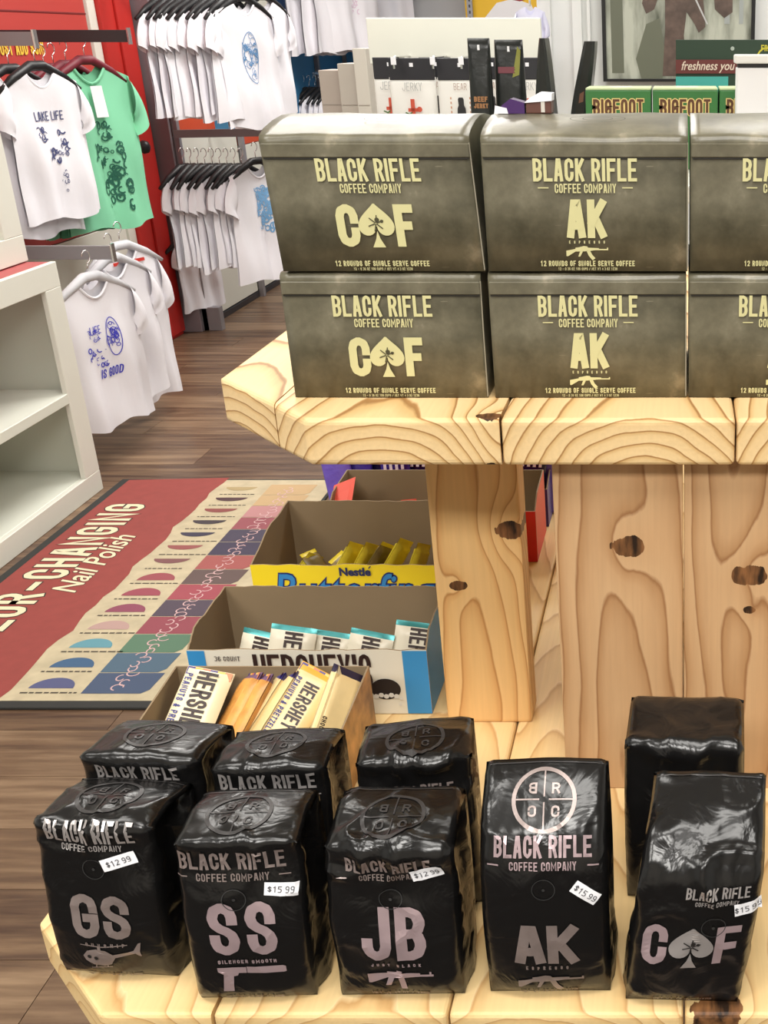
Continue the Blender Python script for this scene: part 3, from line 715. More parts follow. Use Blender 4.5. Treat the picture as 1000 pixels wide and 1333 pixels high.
def snack(px, label, kind, Y, grp=None, w=0.125):
    p = at(px, 78, Y)
    t = thing('snack_bag', label, 'snack bag', (p.x, Y, 1.215), (0, 0, R(random.uniform(-4, 4))), grp)
    H = 0.235
    o = mesh_obj('pouch', pouch_bm(w * 1.03, 0.185, 0.03), WRAPW, t, smooth=True)
    bx('header_card', -w / 2, w / 2, -0.004, 0.004, 0.178, H, BAGK, t, bev=0.002)
    bx('hang_hole', -0.005, 0.005, -0.0048, -0.0042, 0.212, 0.222, PAPER, t)
    m = lambda x, y: Vector((x * (.62 if y < .11 else 1), -0.0163, (.105 + (y - .06) * .6) if y < .11 else y + .025))
    if kind == 0:
        Flat().rect(-.012, .03, .006, .1).rect(-.025, .045, .02, .06).circle(0.026, 0.055, 0.012, None, 10).make('picture', flat(206, 84, 60), t, m, 0.02, 'red chilli print')
        Flat().ribbon([(-.035, .04), (-.02, .033), (-.01, .04)], .006).make('picture', flat(70, 110, 50), t, m)
        Flat().text('JERKY', 0, .125, .022, t=.1).make('lettering', flat(190, 190, 188), t, m)
    else:
        Flat().poly([(-.02, .03), (.02, .03), (.018, .06), (.012, .075), (.012, .1), (.008, .108), (-.01, .108), (-.014, .1), (-.012, .075), (-.018, .06)]).make('picture', flat(40, 38, 40), t, m, 0.02, 'black bear-shaped print')
        F = Flat()
        for x in (-.045, .04):
            for y in (.04, .06, .08, .1): F.rect(x - .003, y, x + .003, y + .01)
        F.make('picture', flat(200, 150, 120), t, m)
        Flat().text('BEAR', 0, .128, .018, t=.1).make('lettering', flat(190, 170, 160), t, m)
    return t
snack(535, 'white snack bag with red chilli print hanging from a peg', 0, 3.36)
snack(598, 'white snack bag with black bear-shaped print hanging from a peg', 1, 3.34)
snack(506, 'white snack bag half hidden left of the chilli one', 0, 3.44, w=0.09)
snack(566, 'white snack bag half hidden between the chilli and bear ones', 1, 3.46, w=0.09)
snack(640, 'white snack bag half hidden behind the black pouches', 1, 3.42)
snack(686, 'white snack bag at the right end of the peg display', 0, 3.40, w=0.1)
for i, px in enumerate((512, 563, 600, 660)):
    p = at(px, 74, 3.3); bm = bmesh.new()
    tube(bm, [(0, 0.36, 0.0), (0, 0.02, 0.0), (0, 0, -0.006), (0, 0, -0.03)], 0.003, 6)
    bmx = mesh_obj('peg_hook', bm, CHROME if i else CHROME, loc=(p.x, 3.3, p.z)); tag(bmx, ORD[i] + ' wire peg hook from the left under the cream header board', 'hook', 'wire peg hooks of the cream display')
    Flat()
    Q = bx('price_holder', -0.007, 0.007, -0.004, -0.001, -0.02, 0.0, PAPER, bmx, bev=0.0005)

# pale cloth hanging at the right of the poster
t = thing('t_shirt', 'pale lavender cloth hanging at the corner of the white wall', 'shirt', at(690, 8, 4.4)); 
o = bpy.data.objects.new('shirt_fabric', tee_mesh(9)); C.objects.link(o); o.parent = t; o.data.materials.append(mat('lavender_cotton', sc(216, 216, 238), .9)); o.scale = (0.25, 0.7, 0.4); bm = bmesh.new(); tube(bm, [(0, 0, 0.0), (0, 0.0, 0.05), (0.06, 0.3, 0.06)], 0.004, 6); mesh_obj('hook', bm, CHROME, t)

# ------------------------------------------------------------------ picture on the partition
a = at(786, 106, 4.6); b = at(981, 106, 4.6); zt = 2.15
t = thing('framed_picture', 'black framed forest picture with a dark shaggy figure on white wall', 'picture', ((a.x + b.x) / 2, 4.6, a.z))
w2 = (b.x - a.x) / 2; H = zt - a.z
def picmat():
    m = bpy.data.materials.new('forest_print'); m.use_nodes = True; t = NT(m); b = m.node_tree.nodes['Principled BSDF']; b.inputs['Roughness'].default_value = 0.25
    tc = t.n('ShaderNodeTexCoord'); mp = t.n('ShaderNodeMapping'); mp.inputs['Scale'].default_value = (9, 1, 2.2); t.l(tc.outputs['Object'], mp.inputs[0])
    n = t.n('ShaderNodeTexNoise'); n.inputs['Scale'].default_value = 1.6; n.inputs['Detail'].default_value = 5; t.l(mp.outputs[0], n.inputs['Vector'])
    cr = t.n('ShaderNodeValToRGB'); e = cr.color_ramp.elements; e[0].position = .36; e[0].color = (*sc(92, 96, 84), 1); e[1].position = .62; e[1].color = (*sc(186, 190, 176), 1)
    t.l(n.outputs['Fac'], cr.inputs[0]); t.l(cr.outputs[0], b.inputs['Base Color']); return m
bx('print', -w2 + .01, w2 - .01, -0.012, 0, 0.01, H - .01, picmat(), t)
FR = flat(22, 22, 24, 0.3)
for (x0, x1, z0, z1) in ((-w2, -w2 + .014, 0, H), (w2 - .014, w2, 0, H), (-w2 + .014, w2 - .014, 0, .010), (-w2 + .014, w2 - .014, H - .014, H)): bx('frame', x0, x1, -0.022, 0.0, z0, z1, FR, t, bev=0.001)
pm = plane_map((0, -0.0122, 0), (1, 0, 0), (0, 0, 1), 0.0006)
pm2 = plane_map((0, -0.0122, 0), (1, 0, 0), (0, 0, 1), 0.0012)
FUR = mat('brown_fur_print', sc(92, 76, 68), 0.35, var=0.35, vscale=30)
F = Flat()
F.poly([(-.10, .62), (-.115, .36), (-.135, .27), (-.12, .235), (-.09, .25), (-.07, .3), (-.06, .42), (-.05, .3), (-.05, .18), (-.06, .02), (.035, .02), (.02, .16), (.03, .24), (.06, .2), (.075, .17), (.1, .19), (.09, .3), (.10, .34), (.13, .30), (.135, .25), (.17, .22), (.2, .24), (.2, .3), (.17, .36), (.15, .5), (.1, .62)])
F.make('picture', FUR, t, pm2, 0.04, 'dark shaggy figure')
F = Flat().poly([(-.255, .62), (-.21, .62), (-.205, .03), (-.25, .03)]).poly([(-.14, .01), (-.16, .08), (-.12, .2), (-.07, .22), (-.05, .1), (-.06, .01)])
F.make('picture', flat(104, 108, 92, .3), t, pm, 0.05, 'grey-green trunk and rock')
Flat().poly([(.03, .34), (.035, .345), (.11, .2), (.105, .198)]).make('picture', flat(190, 190, 190), t, plane_map((0, -0.0122, 0), (1, 0, 0), (0, 0, 1), 0.0018))
F = Flat().poly([(.17, .62), (.19, .62), (.19, .2), (.17, .2)]).poly([(.225, .62), (.24, .62), (.24, .2), (.225, .2)])
F.make('picture', flat(160, 166, 164, .3), t, pm, 0.05, 'pale trunks')
# ------------------------------------------------------------------ printed floor mat
MX0, MX1, MY0, MY1 = -2.045, -1.245, 2.345, 3.885
t = thing('floor_mat', 'red and cream printed floor mat with rows of coloured swatches', 'mat', ((MX0 + MX1) / 2, (MY0 + MY1) / 2, 0))
o0 = t.location.copy()
def mrect(n, x0, x1, y0, y1, z0, z1, m, label=None):
    bm = bmesh.new(); box(bm, x0, x1, y0, y1, z0, z1)
    if z1 - z0 > 0.002: bevel(bm, 0.002, 1)
    bmesh.ops.transform(bm, matrix=Matrix.Translation(-o0), verts=bm.verts); o = mesh_obj(n, bm, m, t)
    if label: o['label'] = label
    return o
mrect('mat_base', MX0, MX1, MY0, MY1, 0.0002, 0.008, mat('mat_rubber', sc(40, 40, 38), 0.7))
mz = lambda lift: (lambda x, y: Vector((x, y, 0.008 + lift)) - o0)
MR = mat('mat_red', sc(144, 62, 56), 0.75, var=0.06, vscale=30); MCR = mat('mat_cream', sc(190, 176, 146), 0.75, var=0.12, vscale=22)
rnd = random.Random(3)
edge = [(-1.665 + rnd.uniform(-.006, .006) + 0.006 * math.sin(k * 1.1), MY0 + 0.03 + k * 0.0507) for k in range(31)]
Flat().poly([(MX0 + .03, MY0 + .03)] + edge + [(MX0 + .03, MY1 - .012)]).make('print', MR, t, mz(.0006), None, 'red field')
Flat().rect(-1.70, MY0 + .03, MX1 - .01, MY1 - .012).make('print', MCR, t, mz(.0003), None, 'cream field')
cols_l = [(81, 84, 122), (60, 91, 125), (94, 145, 158), (177, 145, 138), (136, 68, 89), (148, 69, 82), (148, 73, 80), (121, 76, 77), (144, 80, 78), (57, 51, 71), (64, 54, 59), (134, 70, 66), (78, 51, 54), (169, 149, 108)]
cols_r = [(67, 81, 108), (75, 98, 117), (86, 118, 95), (141, 67, 78), (79, 66, 79), (154, 70, 80), (95, 76, 73), (157, 83, 80), (63, 56, 77), (70, 62, 80), (146, 78, 86), (182, 130, 130), (190, 160, 119), (190, 160, 119)]
for k in range(14):
    y = MY0 + 0.075 + k * 0.1015
    F = Flat()
    n = 14
    if k < 7: F.poly([(-1.565 + 0.056 * math.cos(R(a)), y + 0.012 + 0.05 * math.sin(R(a))) for a in range(0, 181, 12)])
    else: F.poly([(-1.575 + 0.056 * math.cos(R(a)), y + 0.062 - 0.034 * math.sin(R(a))) for a in range(0, 181, 12)])
    F.make('swatch', flat(*cols_l[k], rough=.75), t, mz(.001))
    F = Flat(); x = -1.63
    for _ in range(8):
        w_ = rnd.uniform(.006, .02); F.rect(x, y - 0.012, x + w_, y - 0.006); x += w_ + .004
    F.make('print', flat(70, 62, 52, .75), t, mz(.001))
    z = 0.0
    Flat().poly([(-1.478, y - 0.013), (-1.33, y - 0.013), (-1.315, y + .005), (-1.31, y + .085), (-1.478, y + .085)]).make('swatch', flat(*cols_r[k], rough=.75), t, mz(.001))
F = Flat()
for k in range(60):
    y = MY0 + 0.09 + k * 0.0228; F.circle(-1.40 + 0.012 * math.sin(k * 2.4), y, 0.014, 0.0035, 8, rnd.uniform(.6, 1.2), 40 * k, 40 * k + 260)
F.make('lettering', flat(206, 170, 170, .75), t, mz(.0014), None, 'pale script along the swatches')
# cream title letters with a dark outline, read along the mat
def along(x0, y0, lift): return lambda a, b: Vector((x0 - b, y0 + a, 0.008 + lift)) - o0
for (wt, m, lf) in ((.27, flat(40, 34, 30, .75), .0009), (.19, flat(226, 214, 180, .75), .0013)):
    Flat().text('COLOR-CHANGING', 0, 0, .130, w=.50, t=.155, gap=.125, ot=(.007 if wt > .2 else 0)).make('lettering', m, t, along(-1.845, 3.10, lf), None, None)
for (off, m, lf) in ((.0035, flat(60, 34, 32, .75), .0009), (.0012, flat(226, 214, 180, .75), .0014)):
    F = fontflat('Nail Polish', 0.112, shear=.35, xs=.86, off=off); F.make('lettering', m, t, along(-1.765, 3.16, lf))

# ------------------------------------------------------------------ second table behind, with green boxes and black pouches
TY, TZ = 2.02, 1.265
t = thing('display_table', 'white display table behind the olive coffee boxes', 'table', (0, 2.4, 0))
bx('table_top', -0.62, 0.9, -0.38, 0.62, TZ - 0.03, TZ, WHITE, t, bev=0.003)
for x in (-0.58, 0.83):
    for y in (-0.34, 0.55): bx('leg', x, x + 0.04, y, y + 0.04, 0, TZ - 0.03, WHITE, t, bev=0.002)
GRN = mat('green_card', sc(52, 110, 56), 0.4, var=0.06, vscale=20); GRNT = mat('pale_green_card', sc(190, 204, 160), 0.4)
for i, (x0, x1) in enumerate(((762, 848), (849.5, 935), (936.5, 1022))):
    a = at(x0, 130, 2.28); b = at(x1, 130, 2.28); w_ = b.x - a.x
    g = thing('carton', ['green carton with brown blocky word, leftmost of three', 'green carton with brown blocky word, middle of three', 'green carton with brown blocky word, cut off behind the white box'][i], 'box', (a.x, 2.28, TZ + .0005), (0, 0, 0), 'green cartons on the rear table')
    H = at(800, 117, 2.28).z - TZ
    bx('carton_body', 0.0005, w_ - .0005, 0, 0.10, 0, H - 0.001, GRN, g, bev=0.002)
    bm = bmesh.new(); box(bm, 0.001, w_ - .001, 0.001, 0.10, H - .001, H + .003); bevel(bm, .001, 1); mesh_obj('lid_flap', bm, GRNT, g)
    bx('lid_print', w_ * .35, w_ * .7, 0.015, 0.085, H + .003, H + .0034, flat(226, 214, 180), g)
    for (tt, m, lf, hh) in ((.0035, flat(226, 200, 130), .0006, .0), (.0002, flat(90, 54, 30), .0011, 0)):
        Flat().text('BIGFOOT', w_ / 2, H - .047, .030, w=.42, t=.15, gap=.085, ot=tt).make('lettering', m, g, plane_map((0, 0, 0), (1, 0, 0), (0, 0, 1), lf))
# white box in front of the third
a = at(957, 84, 2.2); b = at(1060, 84, 2.2)
g = thing('carton', 'plain white box with dark lid slot at the right edge of the photo', 'box', (a.x, 2.2, TZ + .0005))
Hh = a.z - TZ
bx('box_body', 0.004, b.x - a.x, 0, 0.06, 0, Hh - .006, mat('white_card', sc(232, 232, 234), 0.5), g, bev=0.002)
bx('lid', 0.0, b.x - a.x, -0.004, 0.064, Hh + .001, Hh + .016, mat('white_card_lid', sc(226, 226, 222), 0.5), g, bev=0.003)
bx('lid_slot', 0.006, b.x - a.x, 0.001, 0.059, Hh - .006, Hh + .001, flat(24, 24, 26), g)
# green backed header card display
a = at(880, 106, 2.55); 
g = thing('header_display', 'dark green display card with red ribbon lettering behind the green cartons', 'sign', (a.x, 2.55, TZ + .0005))
Hs = at(900, 52, 2.55).z - TZ; z1 = at(900, 78, 2.55).z - TZ; z2 = at(900, 96, 2.55).z - TZ; z3 = at(900, 107, 2.55).z - TZ
bx('backing_card', 0, 0.32, 0, 0.008, 0, Hs, flat(36, 58, 42, .5), g, bev=.001)
bx('ribbon', 0, 0.2, -.003, -.001, z2, z1, flat(104, 44, 42, .5), g)
bx('teal_band', 0.0, 0.11, -.003, -.001, z3 - .02, z2 - .006, flat(70, 168, 160, .5), g)
F = fontflat('freshness you can taste', .0245, shear=.3, off=.0003, xs=.82)
F.make('lettering', flat(226, 206, 190), g, plane_map((.105, -.003, z2 + .007), (1, 0, 0), (0, 0, 1), .0008))
Flat().text('FRESH', .195, Hs - .022, .012, w=.5, t=.17).circle(.15, Hs - .036, .006, .002).circle(.19, Hs - .036, .02, .003, 20, 1, 20, 160).make('lettering', flat(206, 196, 60), g, plane_map((0, 0, 0), (1, 0, 0), (0, 0, 1), .0006))
Flat().circle(.118, Hs - .017, .004).make('peg_hole', flat(170, 180, 172), g, plane_map((0, 0, 0), (1, 0, 0), (0, 0, 1), .0006))
# black pouches
BP = mat('black_pouch_film', (0.012, 0.014, 0.013), 0.28, bump=0.1, bscale=40)
def jerky(x0, x1, xt0, xt1, yt, Y, label, kind, bend=0.0, rz=0):
    a = at(x0, 150, Y); b = at(x1, 150, Y); c = at(xt0, yt, Y); d = at(xt1, yt, Y); w_ = b.x - a.x; wt = d.x - c.x; H = c.z - TZ
    g = thing('pouch', label, 'pouch', ((a.x + b.x) / 2, Y, TZ + .0005), (0, 0, rz))
    if kind < 2:
        bm = pouch_bm(w_, H, 0.045, .35, wt=wt)
        mesh_obj('pouch_film', bm, BP, g, smooth=True)
        f = lambda x, y: Vector((x, -0.0225 * max(0.12, 1 - y / H) ** .7 - .0018, y))
        if kind == 0:
            Flat().text('BEEF', 0, .012, .010, w=.6, t=.24).text('JERKY', 0, 0, .009, w=.55, t=.24).make('lettering', flat(150, 104, 62), g, lambda x, y: f(x, .105 + y), .01)
        else:
            Flat().poly([(-.018, .085), (.0, .1), (.014, .085), (.012, .05), (.0, .03), (-.01, .06)]).make('print', flat(170, 100, 70), g, f, .01, 'orange shape')
            Flat().poly([(-.002, .055), (.02, .075), (.024, .04), (.008, .02)]).make('print', flat(60, 130, 110), g, lambda x, y: f(x, y) + Vector((0, -.0005, 0)), .01, 'teal shape')
            Flat().poly([(.006, H - .07), (.018, H - .012), (.024, H - .02), (.02, H - .065)]).make('print', flat(130, 130, 50), g, f, .01)
            Flat().rect(-.022, H - .062, .012, H - .05).make('print', flat(110, 50, 60), g, f, .01)
        bx('hang_hole', -.0022, .0022, -.0062, -.0045, H - .022, H - .012, PAPER, g)
    else:   # seen edge-on: wedge profile
        n = 12; bm = bmesh.new(); rows = []
        for j in range(n + 1):
            v = j / n; ww = w_ * (1 - v) ** 0.85 + wt * v
            cx = (((c.x + d.x) - (a.x + b.x)) / 2) * v ** 1.2 + bend * math.sin(v * math.pi * 1.4) 
            rows.append([bm.verts.new((cx + sx * ww / 2 + q, y, v * H)) for sx, y, q in ((-1, -.04, 0), (-.5, -.046, 0), (.5, -.046, 0), (1, -.04, 0), (1, .04, 0), (-1, .04, 0))])
        for j in range(n):
            for k in range(6): bm.faces.new((rows[j][k], rows[j][(k + 1) % 6], rows[j + 1][(k + 1) % 6], rows[j + 1][k]))
        bm.faces.new(rows[0][::-1]); bm.faces.new(rows[-1]); mesh_obj('pouch_film', bm, BP, g)
        cxm = ((c.x + d.x) - (a.x + b.x)) / 2
        Flat().poly([(-.006, .09), (.007, .092), (.008, .06), (-.002, .055)]).poly([(-.004, .13), (.004, .135), (.005, .115), (-.004, .112)]).make('print', flat(120, 80, 60), g, lambda x, y: Vector((x + cxm * (y / H) ** 1.2 + bend * math.sin(y / H * math.pi * 1.4), -.0468, y)), .01)
    return g
jerky(613, 645, 612, 641, 50, 2.42, 'narrow black pouch with orange lettering at the left, back turned', 0)
jerky(645, 689, 645, 682, 52, 2.44, 'wide black pouch with orange and teal picture', 1)
jerky(694, 728, 705, 712, 50, 2.34, 'slim wedge-shaped black pouch standing edge-on', 2)
jerky(741, 768, 760, 774, 54, 2.5, 'black pouch standing edge-on with its top bent over, by the green cartons', 3, bend=-0.004)
# ------------------------------------------------------------------ pine stand
UZ = 1.233; LZ = 0.879
stand = thing('display_stand', 'two-tier pine display stand with octagonal shelves', 'display stand', (-0.1, 1.0, 0))
SO = stand.location.copy()
def clip(poly, a, b):
    def half(P, f):
        out = []
        for i in range(len(P)):
            p, q = P[i], P[(i + 1) % len(P)]; fp, fq = f(p), f(q)
            if fp >= 0: out.append(p)
            if (fp >= 0) != (fq >= 0): k = fp / (fp - fq); out.append((p[0] + (q[0] - p[0]) * k, p[1] + (q[1] - p[1]) * k))
        return out
    P = half(poly, lambda p: p[0] - a)
    return half(P, lambda p: b - p[0]) if P else P
SLABRAMP = [(0, (232, 202, 152)), (0.6, (228, 196, 144)), (0.84, (212, 174, 118)), (0.91, (160, 118, 70)), (0.955, (172, 128, 78)), (1, (232, 200, 150))]
def slab(name, outline, seams, z0, z1, mats):
    par = bpy.data.objects.new(name, None); C.objects.link(par); par.parent = stand; par.location = (0, 0, 0)
    ys = [p[1] for p in outline]; xs = [p[0] for p in outline]
    for i in range(len(seams) - 1):
        a, b = seams[i] + .0006, seams[i + 1] - .0006
        P = clip(outline, a, b)
        cx = (seams[i] + seams[i + 1]) / 2; oy = min(ys)
        bm = bmesh.new(); bot = [bm.verts.new((p[0] - cx, p[1] - oy, 0)) for p in P]; top = [bm.verts.new((p[0] - cx, p[1] - oy, z1 - z0)) for p in P]
        n = len(P); bm.faces.new(bot[::-1]); bm.faces.new(top)
        for k in range(n): bm.faces.new((bot[k], bot[(k + 1) % n], top[(k + 1) % n], top[k]))
        bm.normal_update()
        def seamv(v): return abs(v.co.x + cx - a) < 1e-4 or abs(v.co.x + cx - b) < 1e-4
        E = [e for e in bm.edges if not (seamv(e.verts[0]) and seamv(e.verts[1]))]
        E = [e for e in E if not (abs(e.verts[0].co.z - e.verts[1].co.z) > .01 and (seamv(e.verts[0])))]
        E2 = [e for e in bm.edges if e not in E]
        bevel(bm, .005, 4, E)
        o = mesh_obj('board', bm, mats[i % len(mats)], par); o.location = Vector((cx, oy, z0)) - SO
    return par
WM = [wood('pine_board_%d' % i, 1, (px_, pz_), period=.0105, tilt=.10, ramp=SLABRAMP, warp=.003, rnd=False, knots=((.084, .008, .008),) if i == 0 else ()) for i, (px_, pz_) in enumerate(((.0, -.05), (.02, -.045), (-.01, -.05), (.03, -.06)))]
UO = [(-.285, .822), (.40, .822), (.51, .935), (.51, 1.45), (-.392, 1.45), (-.392, .935)]
slab('upper_shelf', UO, [-.40, -.321, -.137, .043, .226, .41, .52], UZ - .038, UZ, [WM[2], WM[0], WM[1], WM[3]])
LO = [(-.40, .587), (.42, .587), (.56, .675), (.56, 1.75), (-.488, 1.75), (-.488, .675)]
LRAMP = [(0, (232, 202, 148)), (0.6, (228, 196, 140)), (0.84, (218, 182, 126)), (0.93, (196, 154, 100)), (1, (236, 208, 158))]
LM = [wood('pine_deck_%d' % i, 1, (px_, pz_), period=.012, tilt=.12, ramp=LRAMP, warp=.005, rnd=False, knots=((-.068, .006, .014),) if i == 3 else ()) for i, (px_, pz_) in enumerate(((.0, -.04), (.02, -.03), (-.02, -.05), (.01, -.045)))]
slab('lower_shelf', LO, [-.50, -.323, -.16, .003, .186, .37, .57], LZ - .038, LZ, LM)
# posts
PR = [(0, (228, 188, 130)), (0.6, (224, 182, 122)), (0.86, (210, 162, 104)), (0.93, (180, 130, 76)), (1, (228, 188, 130))]
PM = wood('pine_post', 2, (-.01, -.034), period=.010, tilt=.045, knots=((.031, .206, .0105), (-.020, .150, .006)), ramp=PR, warp=.004, rnd=False)
for x in (-.235, .150):
    bm = bmesh.new(); box(bm, 0, .083, 0, .038, 0, UZ - .038 - LZ); bevel(bm, .003, 2); bmesh.ops.translate(bm, verts=bm.verts, vec=(-.0415, 0, 0))
    o = mesh_obj('post', bm, PM, stand); o.location = Vector((x + .0485, .949, LZ)) - SO
# centre panel boards
BR = [(0, (204, 166, 124)), (0.5, (198, 158, 116)), (0.84, (180, 138, 96)), (0.92, (154, 110, 72)), (1, (204, 166, 124))]
PB1 = wood('pine_panel_knotty', 2, (.0, -.030), period=.016, tilt=.075, knots=((.008, .238, .011),), ramp=BR, warp=.0075, rnd=False, ctr=.18)
PB2 = wood('pine_panel_right', 2, (-.01, -.028), period=.015, tilt=-.07, knots=((.000, .212, .0115), (.002, .180, .004)), ramp=BR, warp=.008, rnd=False, ctr=.15)
for i, (x0, x1, m) in enumerate(((-.1015, .0025, PB1), (.0037, .110, PB2))):
    bm = bmesh.new(); box(bm, x0 - (x0 + x1) / 2, (x1 - x0) / 2, 0, .036, 0, UZ - .038 - LZ); bevel(bm, .0008, 1)
    o = mesh_obj('panel_board', bm, m, stand); o.location = Vector(((x0 + x1) / 2, .843, LZ)) - SO
# legs and base down to the floor
for (x, y) in ((-.40, .70), (.38, .70), (-.40, 1.6), (.38, 1.6)):
    bm = bmesh.new(); box(bm, x, x + .089, y, y + .089, 0, LZ - .038); bevel(bm, .003, 1); bmesh.ops.translate(bm, verts=bm.verts, vec=-SO); mesh_obj('leg', bm, PM, stand)
for (x0, x1, y0, y1) in ((-.310, .38, .72, .758), (-.311, .38, 1.63, 1.668)):
    bm = bmesh.new(); box(bm, x0, x1, y0, y1, LZ - .127, LZ - .038); bevel(bm, .003, 1); bmesh.ops.translate(bm, verts=bm.verts, vec=-SO); mesh_obj('apron', bm, LM[0], stand)

# ------------------------------------------------------------------ olive coffee boxes
def olive():
    m = bpy.data.materials.new('olive_carton'); m.use_nodes = True; t = NT(m); b = m.node_tree.nodes['Principled BSDF']
    b.inputs['Roughness'].default_value = 0.33; b.inputs['Specular IOR Level'].default_value = 0.55
    tc = t.n('ShaderNodeTexCoord'); n = t.n('ShaderNodeTexNoise'); n.inputs['Scale'].default_value = 22; n.inputs['Detail'].default_value = 5; n.inputs['Roughness'].default_value = .62
    t.l(tc.outputs['Object'], n.inputs['Vector'])
    cr = t.n('ShaderNodeValToRGB'); e = cr.color_ramp.elements; e[0].position = .32; e[0].color = (*sc(76, 73, 58), 1); e[1].position = .80; e[1].color = (*sc(186, 174, 150), 1)
    k = e.new(.5); k.color = (*sc(102, 97, 79), 1); k = e.new(.60); k.color = (*sc(116, 111, 92), 1)
    t.l(n.outputs['Fac'], cr.inputs[0])
    # printed scratches
    mp = t.n('ShaderNodeMapping'); mp.inputs['Rotation'].default_value = (0, .35, 0); mp.inputs['Scale'].default_value = (30, 30, 260); t.l(tc.outputs['Object'], mp.inputs[0])
    n2 = t.n('ShaderNodeTexNoise'); n2.inputs['Scale'].default_value = 1; n2.inputs['Detail'].default_value = 2; t.l(mp.outputs[0], n2.inputs['Vector'])
    k2 = t.m('MULTIPLY', t.m('GREATER_THAN', n2.outputs['Fac'], .74), .22)
    mx = t.n('ShaderNodeMix', data_type='RGBA'); t.l(k2, mx.inputs[0]); t.l(cr.outputs[0], mx.inputs[6]); mx.inputs[7].default_value = (*sc(180, 172, 146), 1)
    t.l(mx.outputs[2], b.inputs['Base Color'])
    return m
OL = olive(); OLINE = flat(34, 32, 26, .5); CREAMI = flat(208, 202, 150, .45)
def coffee_box(x0, x1, z0, z1, kind, label, seed, yf=.877, dome=.0, grp=None, sh=0.0):
    w_ = x1 - x0; h = z1 - z0; D = .152; rnd = random.Random(seed)
    t = thing('coffee_box', label, 'box', ((x0 + x1) / 2, yf, z0), (0, 0, R(rnd.uniform(-.4, .4))), grp)
    hz = h - .004
    # rounded front top edge and slightly domed lid
    prof = [(0, 0), (0, h * .5), (0, hz - .003)] + [(.006 - .006 * math.cos(R(a)), hz - .003 + .006 * math.sin(R(a))) for a in (20, 40, 60, 80)]
    prof += [(.014 + k * .0232, hz + .003 + dome * math.sin(math.pi * (k + .6) / 6.2)) for k in range(6)] + [(D, hz)]
    bm = bmesh.new(); nx = 20; rows = []
    for (py, pz) in prof:
        r_ = []
        for i in range(nx + 1):
            u = i / nx * 2 - 1
            p = Vector((u * (w_ / 2 - .0004), py, pz))
            n_ = noise.noise(Vector((u * 2.3 + seed, py * 30, pz * 16 + seed)))
            if 0 < py < D: p.z += n_ * .0012 * (1 - u ** 4)
            elif py == 0: p.y += -.0009 * (1 - u ** 4) * math.sin(math.pi * min(1, pz / hz)) + n_ * .0004
            p.x += sh * pz / hz
            r_.append(bm.verts.new(p))
        rows.append(r_)
    for j in range(len(rows) - 1):
        for i in range(nx): bm.faces.new((rows[j][i], rows[j][i + 1], rows[j + 1][i + 1], rows[j + 1][i]))
    nb = len(rows)
    bb = [bm.verts.new((-(w_ / 2 - .0004), D, 0)), bm.verts.new(((w_ / 2 - .0004), D, 0))]
    bm.faces.new([r_[0] for r_ in rows[::-1]] + [bb[0]]) if False else None
    bm.faces.new([r_[0] for r_ in rows][::-1] + [bb[0]][::-1]); bm.faces.new([r_[-1] for r_ in rows] + [bb[1]])
    bm.faces.new(rows[-1] + [bb[1], bb[0]]); bm.faces.new(rows[0][::-1] + [bb[0], bb[1]])
    bmesh.ops.recalc_face_normals(bm, faces=bm.faces)
    o = mesh_obj('carton_body', bm, OL, t, smooth=True)
    for p in o.data.polygons:
        if len(p.vertices) > 4: p.use_smooth = False
    # lid lip: raised band over the front
    zl = hz - .0135
    bm = bmesh.new(); box(bm, -w_ / 2 + .001, w_ / 2 - .001, -.0017, .0, zl, hz - .0035); bevel(bm, .0006, 1); bmesh.ops.translate(bm, verts=bm.verts, vec=(sh * .93, 0, 0)); mesh_obj('lid_band', bm, OL, t)
    bm = bmesh.new(); box(bm, -w_ / 2 + .002, w_ / 2 - .002, -.0013, .0, zl - .0011, zl); bmesh.ops.translate(bm, verts=bm.verts, vec=(sh * .87, 0, 0)); mesh_obj('lid_line', bm, OLINE, t)
    # corner tape and tab
    bm = bmesh.new(); tube(bm, [(w_ / 2 - .0006, .0002, .001), (w_ / 2 - .0006 + sh * .5, -.0006, h * .5), (w_ / 2 - .0006 + sh, .0002, hz - .003)], .0005, 6); mesh_obj('worn_edge', bm, flat(150, 144, 126), t)
    f = lambda x, y: Vector((x + sh * y / hz, -.0016 - .0009 * math.sin(math.pi * min(1, max(0, y / hz))) * .6, y))
    mk = lambda F, n, l=None: F.make(n, CREAMI, t, f, .03, l)
    H = hz
    top = zl - .0005
    mk(Flat().text('BLACK RIFLE', 0, top - .0165, .0165, w=.405, t=.145, gap=.072), 'lettering')
    mk(Flat().text('COFFEE COMPANY', 0, top - .0249, .0068, w=.41, t=.14, gap=.085), 'lettering')
    if kind == 'ak':
        mk(Flat().rect(-.0355, top - .0215, -.0275, top - .0207).rect(.0275, top - .0215, .0355, top - .0207), 'print')
        mk(Flat().text('AK', 0, top - .0580, .0285, w=.50, t=.20, gap=.05), 'lettering')
        F = Flat().text('ESPRESSO', 0, top - .0622, .0022, w=.5, t=.2, gap=1.2); mk(F, 'lettering')
        F = Flat(); rifle(F, 0, top - .0672, .032, 0); mk(F, 'emblem', 'rifle emblem')
    else:
        mk(Flat().text('C', -.0215, top - .0645, .0315, w=.53, t=.20), 'lettering'); mk(Flat().text('F', .0215, top - .0645, .0315, w=.46, t=.20), 'lettering')
        F = Flat(); spade(F, 0.0, top - .0488, .0325); mk(F, 'emblem', 'spade emblem')
        F = Flat()
        for a in (20, 80, 140, 200, 255, 320):
            F.ribbon([(.0 + .001 * math.cos(R(a)), top - .047 + .001 * math.sin(R(a))), (.0058 * math.cos(R(a)), top - .047 + .0058 * math.sin(R(a)))], .0008)
